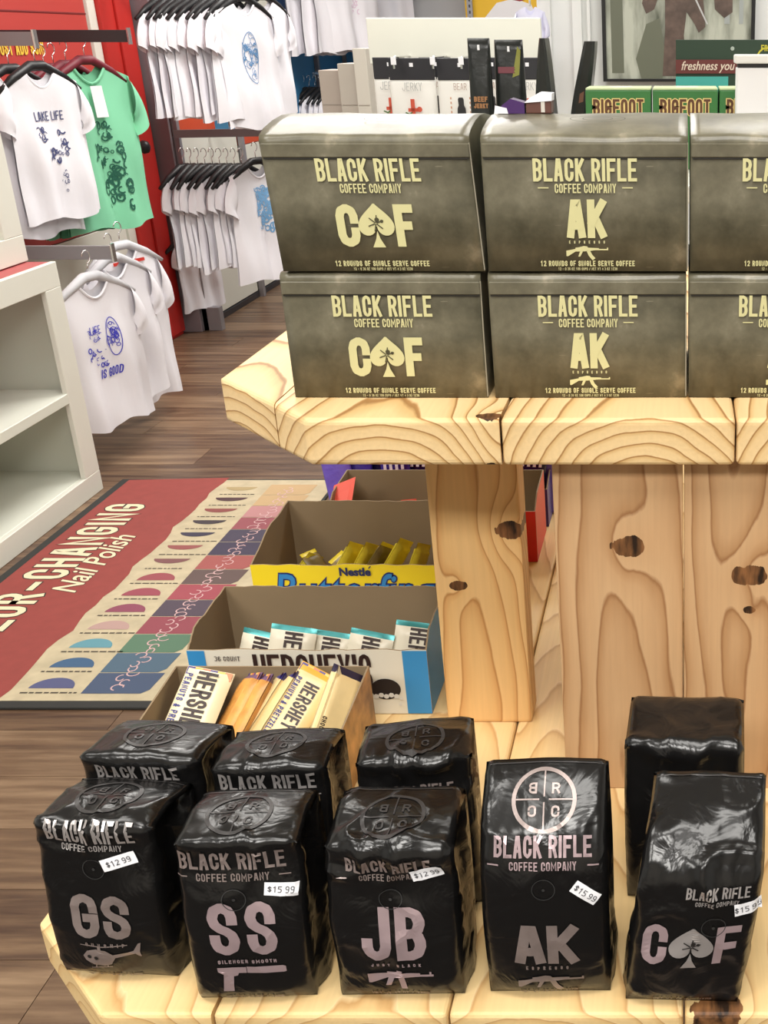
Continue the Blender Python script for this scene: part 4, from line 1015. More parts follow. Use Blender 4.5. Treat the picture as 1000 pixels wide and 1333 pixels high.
        F.circle(.001, top - .0445, .0018).circle(.0045, top - .0455, .0012)
        F.make('emblem', flat(70, 66, 44), t, lambda x, y: f(x, y) + Vector((0, -.0004, 0)))
    mk(Flat().text('12 ROUNDS OF SINGLE SERVE COFFEE', 0, .0042, .0042, w=.46, t=.17, gap=.13), 'lettering')
    mk(Flat().text('12 - 0.36 OZ 10G CUPS / NET WT 4.3 OZ 123G', 0, .0012, .0020, w=.46, t=.14, gap=.16), 'lettering')
    # oval handle on the lid
    ov = Flat().circle(0, 0, .010, .0007, 28, 2.1).circle(0, 0, .006, .0006, 20, 1.9)
    ov.make('lid_oval', flat(60, 60, 44), t, lambda x, y: Vector((x + .008, .036 + y, hz + .003 + dome * math.sin(math.pi * ((.036 + y - .014) / .0232 + .6) / 6.2) + .0014)), .006)
    return t
z0 = UZ + .0005; h1 = .1005; z1 = z0 + h1 + .0004
for i, (a, b) in enumerate(((-.3095, -.1535), (-.1485, .0055), (.0068, .163))):
    coffee_box(a, b, z0, z0 + h1, 'caf' if i == 0 else 'ak', ['olive coffee box with spade emblem, lower of the two', 'olive coffee box with rifle emblem, lower of the middle stack', 'olive coffee box cut off by the right edge, lower one'][i], i + 1)
for i, (a, b) in enumerate(((-.3055, -.1495), (-.1475, .0065), (.0076, .1635))):
    coffee_box(a, b, z1, z1 + h1 + .001, 'caf' if i == 0 else 'ak', ['olive coffee box with spade emblem, upper of the two', 'olive coffee box with rifle emblem, upper of the middle stack', 'olive coffee box cut off by the right edge, upper one'][i], i + 11, yf=.877, dome=.010, sh=-.0055 if i == 0 else 0)

# small sweets resting on the back of the upper boxes
zt = z1 + h1 + .0102
g = thing('candy_packet', 'small purple and white packet lying on the top coffee boxes', 'packet', (-.131, .945, zt))
bm = bmesh.new(); prism(bm, [(-.013, 0, 0), (.009, 0, 0), (.009, 0, .008), (-.002, 0, .011), (-.009, 0, .006)], (0, .02, 0)); mesh_obj('wrapper', bm, flat(70, 40, 96, .3), g)
bm = bmesh.new(); prism(bm, [(-.015, -.001, .0), (-.004, -.001, .0), (-.005, -.001, .004), (-.014, -.001, .006)], (0, .001, 0)); mesh_obj('wrapper_print', bm, PAPER, g)
g = thing('candy_box', 'small brown open box with white torn rim beside the purple packet', 'box', (-.113, .945, zt))
bx('box_body', -.008, .012, 0, .02, 0, .010, flat(96, 60, 50), g, bev=.001); bx('box_stripe', .004, .007, -.0006, 0, 0.001, .009, flat(206, 200, 190), g)
bm = bmesh.new(); prism(bm, [(-.009, -.001, .008), (.0125, -.001, .0095), (.013, -.001, .015), (.003, -.001, .0155), (-.004, -.001, .012)], (0, .02, 0)); mesh_obj('torn_rim', bm, PAPER, g)
# ------------------------------------------------------------------ black coffee bags
def foil():
    m = bpy.data.materials.new('black_foil'); m.use_nodes = True; t = NT(m); b = m.node_tree.nodes['Principled BSDF']
    b.inputs['Base Color'].default_value = (.0065, .0062, .0062, 1); b.inputs['Roughness'].default_value = .23; b.inputs['Specular IOR Level'].default_value = .5
    tc = t.n('ShaderNodeTexCoord'); n = t.n('ShaderNodeTexNoise'); n.inputs['Scale'].default_value = 34; n.inputs['Detail'].default_value = 3; n.inputs['Distortion'].default_value = 1.2
    t.l(tc.outputs['Object'], n.inputs['Vector']); bp = t.n('ShaderNodeBump'); bp.inputs['Strength'].default_value = .26; bp.inputs['Distance'].default_value = .006
    t.l(n.outputs['Fac'], bp.inputs['Height']); t.l(bp.outputs[0], b.inputs['Normal'])
    return m
FOIL = foil()
INK = mat('metallic_ink', sc(150, 136, 132), 0.34, metal=.45, var=.18, vscale=60)
INKD = mat('metallic_ink_dim', sc(64, 62, 62), 0.4, metal=.4)
INKB = mat('metallic_ink_bright', sc(186, 180, 178), 0.3, metal=.55)
INKP = mat('metallic_ink_pink', sc(186, 164, 168), 0.3, metal=.45, var=.15, vscale=30)
class Bag:
    def __init__(s, w, d, prof, back, seed, a1=.0012, a2=.0020, bulge=.004, flare=.0, sk=0.0, crease=.5):
        """prof: front path (y,z) up and over to the crest; back: back path (y,z) to the same crest"""
        s.w, s.d, s.seed, s.a1, s.a2, s.bulge, s.flare, s.sk, s.crease = w, d, seed, a1, a2, bulge, flare, sk, crease
        s.fp = s.smooth(prof); s.bp = s.smooth(back); s.L = s.cum(s.fp); s.LB = s.cum(s.bp)
    def smooth(s, P):
        P = [Vector(p) for p in P]
        for _ in range(2):
            Q = [P[0]]
            for i in range(len(P) - 1): Q += [P[i].lerp(P[i + 1], .25), P[i].lerp(P[i + 1], .75)]
            Q.append(P[-1]); P = Q
        return P
    def cum(s, P):
        L = [0]
        for i in range(1, len(P)): L.append(L[-1] + (P[i] - P[i - 1]).length)
        return L
    def at_(s, P, L, v):
        v = min(max(v, 0), L[-1])
        for i in range(1, len(L)):
            if v <= L[i]:
                k = (v - L[i - 1]) / max(1e-9, L[i] - L[i - 1]); return P[i - 1].lerp(P[i], k), (P[i] - P[i - 1]).normalized()
        return P[-1], (P[-1] - P[-2]).normalized()
    def front(s, u, v, lift=0.0):
        """u metres from the centre line, v metres up the front path"""
        p, tg = s.at_(s.fp, s.L, v); n = Vector((-tg.y, tg.x))  # outward is -y on the vertical part
        n = Vector((-abs(tg.y), tg.x)) if True else n
        hw = s.w / 2; k = min(1, abs(u) / hw); V = v / s.L[-1]
        wz = 1 + s.flare * math.sin(math.pi * min(1, V * 1.1)) - .0 * V
        b = s.bulge * (1 - k ** 2.5) * min(1, v / .012) * (1 if V < .7 else (1 - (V - .7) / .3) * .6 + .4)
        q = Vector((u * 22 + s.seed * 7.1, v * 22, s.seed * 3.3))
        ns = noise.noise(q); r1 = 1 - abs(noise.noise(q * 1.3 + Vector((3, 9, 1)))) * 2.6; r1 = max(0, r1) ** 3
        q3 = Vector((u * 60 + v * 25 + s.seed, v * 42, 4.0)); r2 = max(0, 1 - abs(noise.noise(q3)) * 3) ** 2
        zone = math.exp(-((v - s.crease_v()) / .024) ** 2)
        edge = max(0, (k - .55) / .45)
        disp = b + s.a1 * ns * 2.2 + s.a2 * 1.35 * (r1 - .25) * (.25 + .9 * zone + .35 * edge) + s.a2 * .45 * r2 * zone
        disp *= min(1, v / .008)
        corner = -.0045 * max(0, (k - .86) / .14) ** 2 * min(1, v / .02)
        disp += corner + lift
        x = u * wz + s.sk * p.y
        return Vector((x, p.x + n.x * disp, p.y + n.y * disp))
    def crease_v(s):
        # where the front folds back
        for i in range(1, len(s.fp)):
            t_ = (s.fp[i] - s.fp[i - 1]).normalized()
            if t_.x > .5: return s.L[i]
        return s.L[-1] * .75
    def build(s, parent):
        nu, nv = 34, 56; bm = bmesh.new(); G = []
        for j in range(nv + 1):
            v = s.L[-1] * j / nv; G.append([bm.verts.new(s.front((i / nu * 2 - 1) * s.w / 2, v)) for i in range(nu + 1)])
        for j in range(nv):
            for i in range(nu): bm.faces.new((G[j][i], G[j][i + 1], G[j + 1][i + 1], G[j + 1][i]))
        B = []
        for j in range(nv):
            p, _ = s.at_(s.bp, s.LB, s.LB[-1] * j / nv); a, c = G[j][0].co.x, G[j][-1].co.x
            B.append([bm.verts.new((a + (c - a) * i / 8, p.x + .001 * noise.noise(Vector((i, j * .3, s.seed))), p.y)) for i in range(9)])
        for j in range(nv - 1):
            for i in range(8): bm.faces.new((B[j + 1][i], B[j + 1][i + 1], B[j][i + 1], B[j][i]))
        # close crest to back
        T = G[-1]; last = B[-1]
        for i in range(8):
            a = round(i * nu / 8); b = round((i + 1) * nu / 8); bm.faces.new([last[i], ] + [T[k] for k in range(a, b + 1)] + [last[i + 1]])
        # gusseted sides
        for side, idx in ((-1, 0), (1, -1)):
            ns = 8; cols = []
            for j in range(nv):
                f = G[j][idx].co; b = B[j][0 if side < 0 else -1].co; V = j / nv; row = []
                for k in range(ns + 1):
                    if k == 0: row.append(G[j][idx]); continue
                    if k == ns: row.append(B[j][0 if side < 0 else -1]); continue
                    t_ = k / ns; p = f.lerp(b, t_); g = .010 * (math.sin(math.pi * t_) ** 2) * min(1, max(0, (V - .1) * 1.8)) - .0035 * math.sin(math.pi * t_) * (1 - V)
                    g += .0022 * noise.noise(Vector((t_ * 4, p.z * 38, s.seed + side))) + .0016 * max(0, 1 - abs(noise.noise(Vector((t_ * 7, p.z * 60, s.seed * 2 + side)))) * 4)
                    row.append(bm.verts.new((p.x - side * g, p.y, p.z)))
                cols.append(row)
            for j in range(nv - 1):
                for k in range(ns):
                    q = (cols[j][k], cols[j + 1][k], cols[j + 1][k + 1], cols[j][k + 1]); bm.faces.new(q if side > 0 else q[::-1])
            bm.faces.new((cols[-1] + [T[idx]]) if side > 0 else (cols[-1] + [T[idx]])[::-1])
            bt = cols[0]
            cen = bm.verts.new((0, s.d / 2, 0)) if side < 0 else cen
            for k in range(ns): bm.faces.new((bt[k], bt[k + 1], cen))
        for i in range(nu): bm.faces.new((G[0][i + 1], G[0][i], cen))
        for i in range(8): bm.faces.new((B[0][i], B[0][i + 1], cen))
        bmesh.ops.remove_doubles(bm, verts=bm.verts, dist=1e-6)
        bmesh.ops.recalc_face_normals(bm, faces=bm.faces)
        o = mesh_obj('bag_film', bm, FOIL, parent, smooth=True)
        return o
    def map(s, lift=.0006, cu=0, cv=0): return lambda x, y: s.front(cu + x, cv + y, lift)
def roundel(F, cx, cy, r):
    F.circle(cx, cy, r, r * .13, 40); F.ribbon([(cx - r * .95, cy), (cx - r * .18, cy)], r * .05); F.ribbon([(cx + r * .18, cy), (cx + r * .95, cy)], r * .05)
    F.ribbon([(cx, cy + r * .12), (cx, cy + r * .95)], r * .05); F.ribbon([(cx, cy - r * .12), (cx, cy - r * .95)], r * .05)
    h = r * .36
    G = Flat().text('B', 0, 0, h, w=.75, t=.2)   # mirrored B and C on the left
    for q, (X, Y) in (('B', (cx - r * .38, cy + r * .18)), ('C', (cx - r * .38, cy - r * .56))):
        G = Flat().text(q, 0, 0, h, w=.75, t=.19); i0 = len(F.v); F.v += [(X - a, Y + b) for a, b in G.v]; F.f += [tuple(i0 + k for k in f) for f in G.f]
    F.text('R', cx + r * .38, cy + r * .18, h, w=.75, t=.19); F.text('C', cx + r * .38, cy - r * .56, h, w=.75, t=.19)
def coffee_bag(loc, rz, label, w, d, hf, crest, kind, seed, price=None, title_v=None, round_v=None, big_v=.040, title_h=.0105, tilt=0, dashes=True, ink=None, prof=None, back=None, tink=None, rink=None, stick=None, sk=0, flare=.02, a2=.0020, tx=0, big_h=.03):
    """crest = (y, z) of the highest back line"""
    t = thing('coffee_bag', label, 'coffee bag', loc, (tilt, 0, rz), None)
    prof = prof or [(.002, 0), (-.003, .012), (-.004, hf * .5), (-.001, hf - .012), (.001, hf), (.010, hf + .004), (crest[0] * .6, (hf + crest[1]) / 2 + .002), (crest[0], crest[1])]
    back = back or [(d - .002, 0), (d, .02), (d, crest[1] * .6), (crest[0] + .002, crest[1] - .004), (crest[0] + .0008, crest[1] - .0005)]
    B = Bag(w, d, prof, back, seed, sk=sk, flare=flare, a2=a2); B.build(t)
    ink = ink or INK; tink = tink or ink; rink = rink or INKD
    cv = B.crease_v()
    # seam of the top seal along the crest
    F = Flat().rect(-w / 2 + .003, B.L[-1] - .004, w / 2 - .003, B.L[-1] - .0032); F.make('seal_line', INKD, t, B.map(.0005), .008)
    if title_v is not None:
        Flat().text('BLACK RIFLE', tx, title_v, title_h, w=.42, t=.15, gap=.075).make('lettering', tink, t, B.map(.0007), .006)
        Flat().text('COFFEE COMPANY', tx, title_v - title_h * .62, title_h * .42, w=.46, t=.15, gap=.12).make('lettering', tink, t, B.map(.0007), .006)
        if dashes:
            k = title_h * 3.1 / .036 if title_h < .012 else 1.06
            Flat().rect(tx - .0345 * k, title_v - title_h * .42, tx - .0275 * k, title_v - title_h * .36).rect(tx + .0275 * k, title_v - title_h * .42, tx + .0345 * k, title_v - title_h * .36).make('print', tink, t, B.map(.0007), .006)
    if round_v is not None:
        F = Flat(); roundel(F, tx, round_v, .0205); F.make('emblem', rink, t, B.map(.0006), .006, 'round quartered emblem')
    if kind:
        def L(txt, y, h, **k): Flat().text(txt, 0, y, h, **k).make('lettering', ink, t, B.map(.0007), .006)
        if kind == 'GS': L('GS', big_v, big_h, w=.56, t=.185, gap=.09); L('GUNSHIP', big_v - .007, .0030, w=.6, t=.22, gap=.9)
        if kind == 'SS': L('SS', big_v, big_h, w=.47, t=.17, gap=.12); L('SILENCER SMOOTH', big_v - .007, .0030, w=.6, t=.22, gap=.3)
        if kind == 'JB': L('JB', big_v, big_h, w=.48, t=.18, gap=.08); L('JUST BLACK', big_v - .006, .0026, w=.6, t=.22, gap=.8)
        if kind == 'AK': L('AK', big_v, big_h, w=.62, t=.22, gap=.05); L('ESPRESSO', big_v - .0055, .0030, w=.5, t=.22, gap=.8)
        F = Flat()
        if kind == 'CAF':
            Flat().text('C', -.0235, big_v, big_h, w=.50, t=.175).text('F', .0225, big_v, big_h, w=.48, t=.175).make('lettering', ink, t, B.map(.0007), .006)
            spade(F, 0, big_v + .014, .034); F.make('emblem', INKB, t, B.map(.0007), .006, 'spade emblem')
            F = Flat()
            for a in (20, 85, 150, 200, 265, 325): F.ribbon([(.001 * math.cos(R(a)), big_v + .016 + .001 * math.sin(R(a))), (.0055 * math.cos(R(a)), big_v + .016 + .0055 * math.sin(R(a)))], .0009)
            F.circle(.001, big_v + .0185, .0016).circle(.0042, big_v + .0175, .0012); F.make('emblem', flat(30, 28, 28), t, B.map(.0012), .006)
        else:
            rifle(F, .002, big_v - .0155, .045, {'GS': 3, 'SS': 2, 'JB': 1, 'AK': 0}[kind]); F.make('emblem', ink, t, B.map(.0007), .006, {'GS': 'helicopter emblem', 'SS': 'pistol emblem', 'JB': 'rifle emblem', 'AK': 'rifle emblem'}[kind])
            if kind == 'GS':
                F = Flat().circle(-.0125, big_v - .0155, .0015, None, 10).circle(-.0075, big_v - .0162, .0015, None, 10); F.make('emblem', flat(20, 20, 20), t, B.map(.0012))
        Flat().text('NET WT 12 OZ / 340G', 0, .0065, .0034, w=.55, t=.17, gap=.14).make('lettering', INK, t, B.map(.0007), .006)
        # one-way valve
        vv = (title_v or cv) - .022
        Flat().circle(tx, vv, .0075, .0006, 24).circle(tx, vv, .0011, None, 8).make('valve', mat('valve_film_%d' % seed, (.03, .03, .03), .3), t, B.map(.0008), .006, 'round pressed valve')
    if price:
        su, sv, sa, tw = stick; ca, sa_ = math.cos(R(sa)), math.sin(R(sa))
        mp = lambda lift: (lambda x, y: B.front(su + x * ca - y * sa_, sv + x * sa_ + y * ca, lift))
        Flat().rect(-tw / 2, -.0047, tw / 2, .0047).make('price_sticker', PAPER, t, mp(.0012), .004, 'white price sticker')
        Flat().text(price, 0, -.0022, .0044, w=.55, t=.12, gap=.18).make('lettering', flat(60, 60, 64), t, mp(.0016), .004)
    # small print on the right gusset
    return t
Z = LZ + .0008
Yb = lambda py: None
def gp(px, py):  # point on the lower shelf seen at a pixel
    u = (px - CX) / FPX; v = (CY - py) / FPX; dz = -math.sin(PITCH) + v * math.cos(PITCH); dy = math.cos(PITCH) + v * math.sin(PITCH); k = (Z - CAM_H) / dz
    return Vector((u * k, dy * k, Z))
# back row first
def flat_top(hf, crest, lean=.010):
    return [(.002, 0), (-.003, .012), (-.003, hf * .5), (lean * .7, hf - .016), (lean * .45, hf - .002), (lean * .5, hf + .002), (lean + .008, hf + .0028), ((lean + crest[0]) * .5, (hf + crest[1]) / 2 + .004), crest]
def fb(d, crest): return [(d - .002, 0), (d, .02), (d + .002, crest[1] * .6), (crest[0] + .004, crest[1] - .006), (crest[0] + .001, crest[1] - .0005)]
def bag(x, y, rz, label, w, hf, crest, kind, seed, **k):
    lean = k.pop('lean', .010); prof = k.pop('prof', None) or flat_top(hf, crest, lean)
    return coffee_bag((x, y, Z), R(rz), label, w, .060, hf, crest, kind, seed, prof=prof, back=fb(.060, crest), **k)
bag(-.397, .690, -3, 'black coffee bag at the back left, touching the striped peanut bar box', .088, .133, (.064, .127), None, 21, title_v=.120, round_v=.165, title_h=.0125, tink=INKB, dashes=False, a2=.0014)
bag(-.300, .683, 2, 'black coffee bag behind the pistol one, at the corner of the peanut bar box', .083, .130, (.062, .126), None, 22, title_v=.116, round_v=.160, title_h=.0140, tink=INKB, a2=.0016)
bag(-.194, .690, 8, 'black coffee bag behind the pink lettered one, with crumpled top', .083, .132, (.062, .130), None, 23, title_v=.104, round_v=.157, title_h=.011, a2=.0030)
bag(.003, .700, -3, 'plain-topped black coffee bag behind the spade emblem one', .088, .136, (.060, .146), None, 24, a2=.0020, prof=[(.002, 0), (-.003, .012), (-.004, .07), (.004, .128), (.003, .138), (.008, .1395), (.03, .1425), (.052, .148), (.060, .146)])
# front row
bag(-.401, .6225, -4, 'black coffee bag with helicopter emblem, leftmost of the front row', .083, .126, (.064, .122), 'GS', 11, title_v=.118, round_v=.157, big_v=.042, big_h=.034, flare=.03, price='$12.99', stick=(.018, .103, 18, .024), tink=INKB, dashes=False, title_h=.0125)
bag(-.2945, .6010, 2, 'black coffee bag with pistol emblem and large double letter', .080, .130, (.062, .130), 'SS', 12, title_v=.112, round_v=.158, big_v=.047, big_h=.041, flare=.04, price='$15.99', stick=(.027, .096, -6, .021), ink=INKP, tink=INK, title_h=.0140, tx=-.003)
bag(-.1940, .6030, 1, 'black coffee bag with pink-tinted letters and assault rifle emblem', .086, .124, (.062, .130), 'JB', 13, title_v=.110, round_v=.150, big_v=.041, big_h=.041, flare=.02, price='$12.99', stick=(.025, .108, 14, .021), ink=INKP, tink=INK, a2=.0036, title_h=.0115)
bag(-.0910, .6060, .5, 'smooth upright black coffee bag with rifle emblem and clear round emblem on top', .0845, .132, (.050, .161), 'AK', 14, title_v=.119, round_v=.155, big_v=.036, big_h=.033, flare=.02, price='$15.99', stick=(.0275, .094, -38, .0195), tink=INKP, rink=INK, a2=.0012,
    prof=[(.002, 0), (-.003, .012), (-.004, .06), (-.001, .105), (.006, .126), (.022, .144), (.038, .156), (.050, .161)], title_h=.0132)
bag(.001, .5975, -2, 'tall crumpled black coffee bag with spade emblem and tilted sticker, rightmost', .078, .118, (.060, .150), 'CAF', 15, title_v=.098, big_v=.044, big_h=.032, title_h=.0082, flare=.06, sk=.12, price='$15.99', stick=(.032, .090, 10, .017), ink=INKP, tink=INKB, dashes=False, a2=.0040, tx=.012,
    prof=[(.002, 0), (-.003, .012), (-.004, .06), (-.003, .098), (-.001, .112), (.012, .124), (.036, .140), (.060, .150)])

# ------------------------------------------------------------------ candy boxes
BRN = mat('brown_card_inside', sc(140, 120, 92), 0.85, var=.08, vscale=12)
def tray(name, label, x0, x1, y0, y1, z0, hf, hb, outer, torn=0, side_in=.35, flare=0, right_outer=None):
    """open display tray: low front, sides rising to a tall back"""
    t = thing(name, label, 'candy box', ((x0 + x1) / 2, y0, z0)); o = Vector(t.location); rnd = random.Random(int(abs(x0 * 1e4)))
    T = .0016; D = y1 - y0; w = (x1 - x0) / 2
    def edge(ax, ay, az, bx_, by, bz, n):
        return [(ax + (bx_ - ax) * k / n + 0, ay + (by - ay) * k / n, az + (bz - az) * k / n + (rnd.uniform(-torn, torn) if 0 < k < n else 0)) for k in range(n + 1)]
    bm = bmesh.new(); prism(bm, [(-w, 0, 0), (w, 0, 0)] + edge(w, 0, hf, -w, 0, hf, 18), (0, T, 0), 0, 1); plabel(mesh_obj('front_panel', bm, [outer, BRN], t), 'printed front panel')
    bm = bmesh.new(); prism(bm, [(-w, D, 0), (w, D, 0)] + edge(w, D, hb, -w, D, hb, 22), (0, -T, 0), 0, 1); mesh_obj('back_panel', bm, [outer, BRN], t)
    for s in (-1, 1):
        e = edge(s * w, T, hf, s * w, D * side_in, hf + (hb - hf) * .8, 5)[:-1] + edge(s * w, D * side_in, hf + (hb - hf) * .8, s * w, D - T, hb, 6)
        bm = bmesh.new(); prism(bm, [(s * w, T, 0)] + e + [(s * w, D - T, 0)], (-s * T, 0, 0), 0, 1)
        mesh_obj('side_panel', bm, [(right_outer or outer) if s > 0 else outer, BRN], t)
    bx('bottom_panel', -w + T, w - T, T, D - T, 0, T, BRN, t)
    return t
def bar_mesh(l, w, th, n=10, m=7, crimp=.007, seed=0):
    bm = bmesh.new()
    def pt(i, j, s):
        u = (i / n * 2 - 1); v = (j / m * 2 - 1); e = min(1, (1 - abs(u)) * l / 2 / crimp / 1.4); f = min(1, (1 - abs(v)) * w / 2 / .004)
        z = s * th / 2 * min(1, max(0, (e - .5) * 2)) ** .5 * (max(0, f) ** .5) + .0006 * noise.noise(Vector((i * .8, j * .9, seed)))
        return (u * l / 2, v * w / 2, z + s * .0003)
    for s in (-1, 1):
        g = [[bm.verts.new(pt(i, j, s)) for j in range(m + 1)] for i in range(n + 1)]
        for i in range(n):
            for j in range(m):
                q = (g[i][j], g[i + 1][j], g[i + 1][j + 1], g[i][j + 1]); f = bm.faces.new(q if s > 0 else q[::-1])
                f.material_index = 1 if (i == 0 or i == n - 1) else 0
    return bm
def basis(xd, zd):
    x = Vector(xd).normalized(); z = Vector(zd); z = (z - x * z.dot(x)).normalized(); y = z.cross(x)
    return Matrix((x, y, z)).transposed()
def bar(name, label, loc, xd, zd, l, w, th, body, end, grp=None, txt=None, tcol=None, sub=None, scol=None, th_h=None, deco=None, seed=0, stripes=None, tsh=0):
    """xd = the bar's length, zd = the way its face looks"""
    t = thing(name, label, 'candy bar', loc, group=grp); t.rotation_euler = basis(xd, zd).to_euler()
    n = 16; mesh_obj('wrapper', bar_mesh(l, w, th, n=n, seed=seed), [body, end], t, smooth=True)
    zt = th / 2 + .0009
    f = lambda x, y: Vector((x - tsh, y, zt))
    if txt: Flat().text(txt, 0, -(th_h or w * .42) * .5 + .002, th_h or w * .42, w=.42, t=.15, gap=.07).make('lettering', tcol, t, f, .01)
    if sub: Flat().text(sub, 0, -w * .40, w * .14, w=.5, t=.18, gap=.15).make('lettering', scol, t, f, .01)
    if stripes:
        for k, c in enumerate(stripes):
            yy = -w / 2 + .001 + k * (w - .002) / len(stripes)
            for e in (-1, 1):
                Flat().rect(min(e * l * .5 - e * .001, e * (l / 2 - .009)), yy, max(e * l * .5 - e * .001, e * (l / 2 - .009)), yy + (w - .002) / len(stripes)).make('stripe', c, t, lambda x, y: Vector((x, y, .0022)))
    return t
# front: peanut bar box (striped brown)
TAN = mat('caramel_print', sc(190, 146, 88), 0.5, var=.45, vscale=45)
b1 = tray('candy_box', 'open cardboard box of white and orange striped peanut bars, nearest the floor mat', -.474, -.292, .772, .928, LZ + .0008, .030, .0755, flat(150, 110, 70, .5), side_in=.30, right_outer=TAN)
CRM = mat('cream_wrapper', sc(236, 222, 184), 0.32); ORN = mat('orange_wrapper', sc(214, 150, 74), 0.35, var=.4, vscale=50)
STR = [flat(60, 50, 120, .4), flat(226, 170, 70, .4), flat(200, 110, 80, .4), flat(70, 56, 120, .4), flat(232, 186, 90, .4), flat(210, 130, 90, .4)]
KB = flat(50, 34, 30, .5)
def barpos(px, py, Y, l, xd): 
    q = at(px, py, Y); return q - Vector(xd).normalized() * (l / 2) * -1
d0 = (-.16, -.80, -.56)
def hang(px, py, Y, l, d): return at(px, py, Y) + Vector(d).normalized() * (l / 2)
bar('candy_bar', 'big cream bar with striped end leaning at the left of the open box', hang(276, 872, .915, .125, d0), d0, (.10, -.56, .82), .125, .044, .014, CRM, CRM, txt="HERSHEY'S", tcol=KB, sub='PEANUTS & PRETZELS', scol=flat(70, 70, 130), th_h=.0185, stripes=STR, tsh=.019)
d1 = (-.33, -.70, -.62)
for i, px in enumerate((335, 348)):
    bar('candy_bar', ['orange brown wrapped bar right of the big cream bar', 'second orange brown wrapped bar right of the big cream bar'][i], hang(px, 876 + i * 2, .915 - i * .006, .125, d1), d1, (-.75, -.35, .5), .125, .036, .013, ORN, flat(110, 80, 110, .4), seed=i + 3, stripes=STR)
EDGE = mat('cream_orange_wrapper', sc(232, 206, 150), .32, var=.12, vscale=30)
d2 = (-.42, -.66, -.62)
for i, (px, lb) in enumerate(((373, 'cream bar standing on edge, third from the right'), (389, 'cream bar standing on edge, just left of the lettered one'))):
    bar('candy_bar', lb, hang(px, 878 - i * 2, .915, .125, d2), d2, (-.80, .1, .5), .125, .034, .013, EDGE, flat(60, 54, 120, .4), seed=i, stripes=STR)
bar('candy_bar', 'cream bar with large dark letters standing tilted in the middle right of the open box', hang(418, 872, .912, .13, d2), d2, (.28, -.62, .74), .13, .037, .013, EDGE, flat(226, 170, 70, .4), txt="KING SIZE"[:0] + "HERSHEY'S", tcol=KB, sub='PEANUTS & PRETZELS', scol=flat(60, 60, 120), th_h=.0135, seed=5, stripes=STR, tsh=.022)
d3 = (-.20, -.72, -.64)
bar('candy_bar', 'cream bar on edge beside the right wall of the open box, left one', hang(443, 872, .912, .125, d3), d3, (-.85, .1, .35), .125, .034, .012, EDGE, CRM, seed=6)
bar('candy_bar', 'cream bar on edge touching the right wall of the open box', hang(455, 872, .910, .125, d3), d3, (.72, -.36, .5), .125, .034, .012, EDGE, flat(40, 34, 60, .4), sub='CHOCOLATE', scol=KB, seed=7)

# second: cookies and creme box
BW = mat('white_print_card', sc(226, 222, 206), 0.4); BLU = flat(52, 140, 200, .4)
b2 = tray('candy_box', 'white and blue open box of creme bars with black lettering', -.479, -.246, .964, 1.070, LZ + .0008, .072, .0885, BW, torn=.0012, side_in=.2, right_outer=BLU)
w = .1165
f = lambda x, y: Vector((x, -.0007, y))
f2 = lambda x, y: Vector((x, -.0012, y))
for (x0, x1) in ((-w, -w + .017), (w - .024, w)): Flat().rect(x0, .0005, x1, .0715).make('print', BLU, b2, f, None, 'blue end panel')
Flat().text("HERSHEY'S", .004, .028, .040, w=.30, t=.105, gap=.045).make('lettering', flat(46, 28, 26), b2, f2)
Flat().text("36 COUNT", -.078, .0605, .0052, w=.5, t=.16, gap=.15).make('lettering', flat(80, 70, 66), b2, f2)
Flat().circle(.073, .0285, .0118, None, 28, 1.25).make('print', flat(34, 26, 26), b2, f, None, 'dark round biscuit print')
F = Flat()
for k in range(5): F.circle(.063 + k * .005, .0205 + .0014 * (k % 2), .0028, None, 7)
F.circle(.0875, .018, .0020, None, 6).circle(.086, .011, .0018, None, 6); F.make('print', flat(216, 214, 206), b2, f2)
Flat().text("COOKIES 'N' CREME", -.03, .010, .009, w=.5, t=.17, gap=.12).make('lettering', flat(46, 110, 170), b2, f2)
WB = mat('creme_wrapper', sc(224, 216, 194), 0.35); TEAL = mat('teal_foil', sc(60, 140, 140), .28, metal=.4)
d4 = (-.10, -.42, -.90)
for i, (px, py, r_, lb) in enumerate(((345, 822, -6, 'creme bar at the left end of the white and blue box'), (384, 815, 4, 'creme bar second from the left in the white and blue box'), (433, 822, 2, 'creme bar in the middle of the white and blue box'), (486, 822, -3, 'creme bar second from the right in the white and blue box'), (546, 810, 5, 'creme bar at the right end of the white and blue box'))):
    dd = (-.16 + r_ * .006, -.42, -.88); Y = 1.03 - (i % 2) * .008
    t_ = bar('candy_bar', lb, hang(px, py, Y, .085, dd), dd, (0.02 * r_, -.88, .45), .085, .046, .010, WB, TEAL, txt="HERSHEY'S", tcol=KB, th_h=.018, seed=i + 9, grp='creme bars in the white and blue box')

# third: yellow box
YEL = mat('yellow_print_card', sc(238, 214, 40), 0.4)
b3 = tray('candy_box', 'yellow open box with blue script lettering', -.4875, -.215, 1.163, 1.306, LZ + .0008, .069, .090, YEL, torn=.0012, side_in=.45)
w = .136
for off, m_, lf in ((.0022, flat(24, 40, 110), .0007), (.0004, flat(44, 130, 200), .0012)):
    F = fontflat('Butterfinger', .058, shear=.22, off=off, xs=.78)
    F.make('lettering', m_, b3, (lambda lf: (lambda x, y: Vector((x - .004, -lf, y + .018))))(lf))
Flat().poly([(w - .036, .0685), (w - .0, .0685), (w - .0, .053), (w - .042, .053)]).make('print', flat(34, 44, 120), b3, lambda x, y: Vector((x, -.0007, y)), None, 'dark blue corner')
F = fontflat('Nestle', .0135, off=.0006); F.ribbon([(.0165, .0092), (.0185, .0112)], .0012); F.make('lettering', flat(30, 40, 90), b3, lambda x, y: Vector((x - .018, -.0014, y + .0565)))
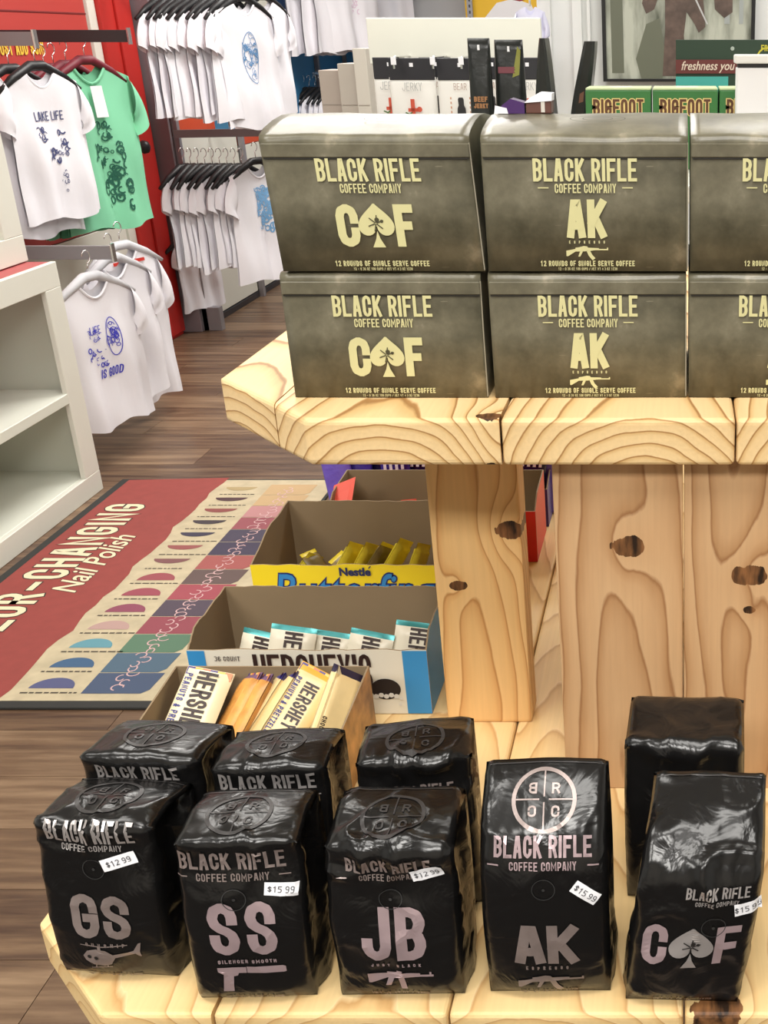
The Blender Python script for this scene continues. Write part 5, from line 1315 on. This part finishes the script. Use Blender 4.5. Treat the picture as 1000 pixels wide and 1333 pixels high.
YW = mat('yellow_wrapper', sc(222, 200, 50), 0.35, var=.2, vscale=50); YD = mat('dark_gold_wrapper', sc(120, 100, 50), 0.4, var=.5, vscale=60)
for i, (px, py, a_, m_) in enumerate(((400, 718, -.6, YD), (412, 722, .6, YW), (436, 724, -1.2, YD), (465, 707, .45, YW), (486, 708, .45, YW), (507, 708, .55, YD), (530, 703, .5, YW), (553, 708, .3, YW))):
    dd = (-a_, -.35, -.8)
    bar('candy_bar', (['first', 'second', 'third'][i] + ' of the jumbled dark and yellow bars at the left of the yellow box') if i < 3 else (['first', 'second', 'third', 'fourth', 'fifth'][i - 3] + ' yellow bar from the left standing in the yellow box'), hang(px, py, 1.25, .075, dd), dd, (.9, -.4, .1), .075, .026, .010, m_, YW, seed=i + 20, grp='yellow bars standing in the yellow box' if i > 2 else 'jumbled bars at the left of the yellow box')

# fourth: red box
REDC = mat('red_print_card', sc(206, 30, 36), 0.4); REDL = mat('coral_card', sc(226, 92, 76), 0.45)
b4 = tray('candy_box', 'red open box with brown inside, behind the yellow one', -.445, -.182, 1.318, 1.42, LZ + .0008, .070, .088, REDC, side_in=.3)
bm = bmesh.new(); prism(bm, [(-.1315, .0, .050), (-.104, -.0, .060), (-.108, .06, .094), (-.134, .05, .086)], (-.001, 0, -.002)); plabel(mesh_obj('torn_flap', bm, REDL, b4), 'coral red torn flap')
bar('candy_bar', 'small red wrapped bar inside the red box', hang(532, 650, 1.36, .05, (.1, -.2, -1)), (.1, -.2, -1), (0, -1, .2), .05, .02, .008, REDL, REDL)
# fifth: purple packs
b5 = tray('candy_box', 'low box of purple and blue packs furthest back under the shelf', -.455, -.180, 1.432, 1.56, LZ + .0008, .055, .070, flat(60, 50, 130, .4), side_in=.4)
PUR = mat('purple_film', sc(66, 54, 150), .25, bump=.3, bscale=50); NAVY = mat('navy_film', sc(26, 26, 70), .25, bump=.3, bscale=50); LIL = mat('lilac_film', sc(110, 90, 190), .25, bump=.3, bscale=50)
for i, (px, m_) in enumerate(((446, LIL), (468, PUR), (492, NAVY), (522, PUR), (550, NAVY), (580, PUR), (640, PUR), (688, NAVY), (705, LIL))):
    Y = 1.46 + (i % 3) * .012; q = at(px, 612, Y)
    t_ = thing('candy_pack', ['lilac pack at the left end', 'purple pack second from the left', 'navy pack third from the left', 'purple pack with white stripes', 'navy pack beside the post', 'purple pack behind the post', 'purple pack hidden behind the post, right', 'navy pack right of the post', 'lilac pack furthest right'][i] + ' in the far low box', 'candy pack', (q.x, Y, LZ + .003), (0, R(random.uniform(-8, 8)), 0))
    mesh_obj('wrapper', pouch_bm(.040, .112, .014, .15), m_, t_, smooth=True)
    F = Flat()
    for k in range(4): F.poly([(-.014 + k * .008, .074), (-.010 + k * .008, .074), (-.008 + k * .008, .098), (-.012 + k * .008, .098)])
    if i in (3, 4, 7, 2): F.make('print', PAPER, t_, lambda x, y: Vector((x, -.0085, y)), None, 'white stripes')
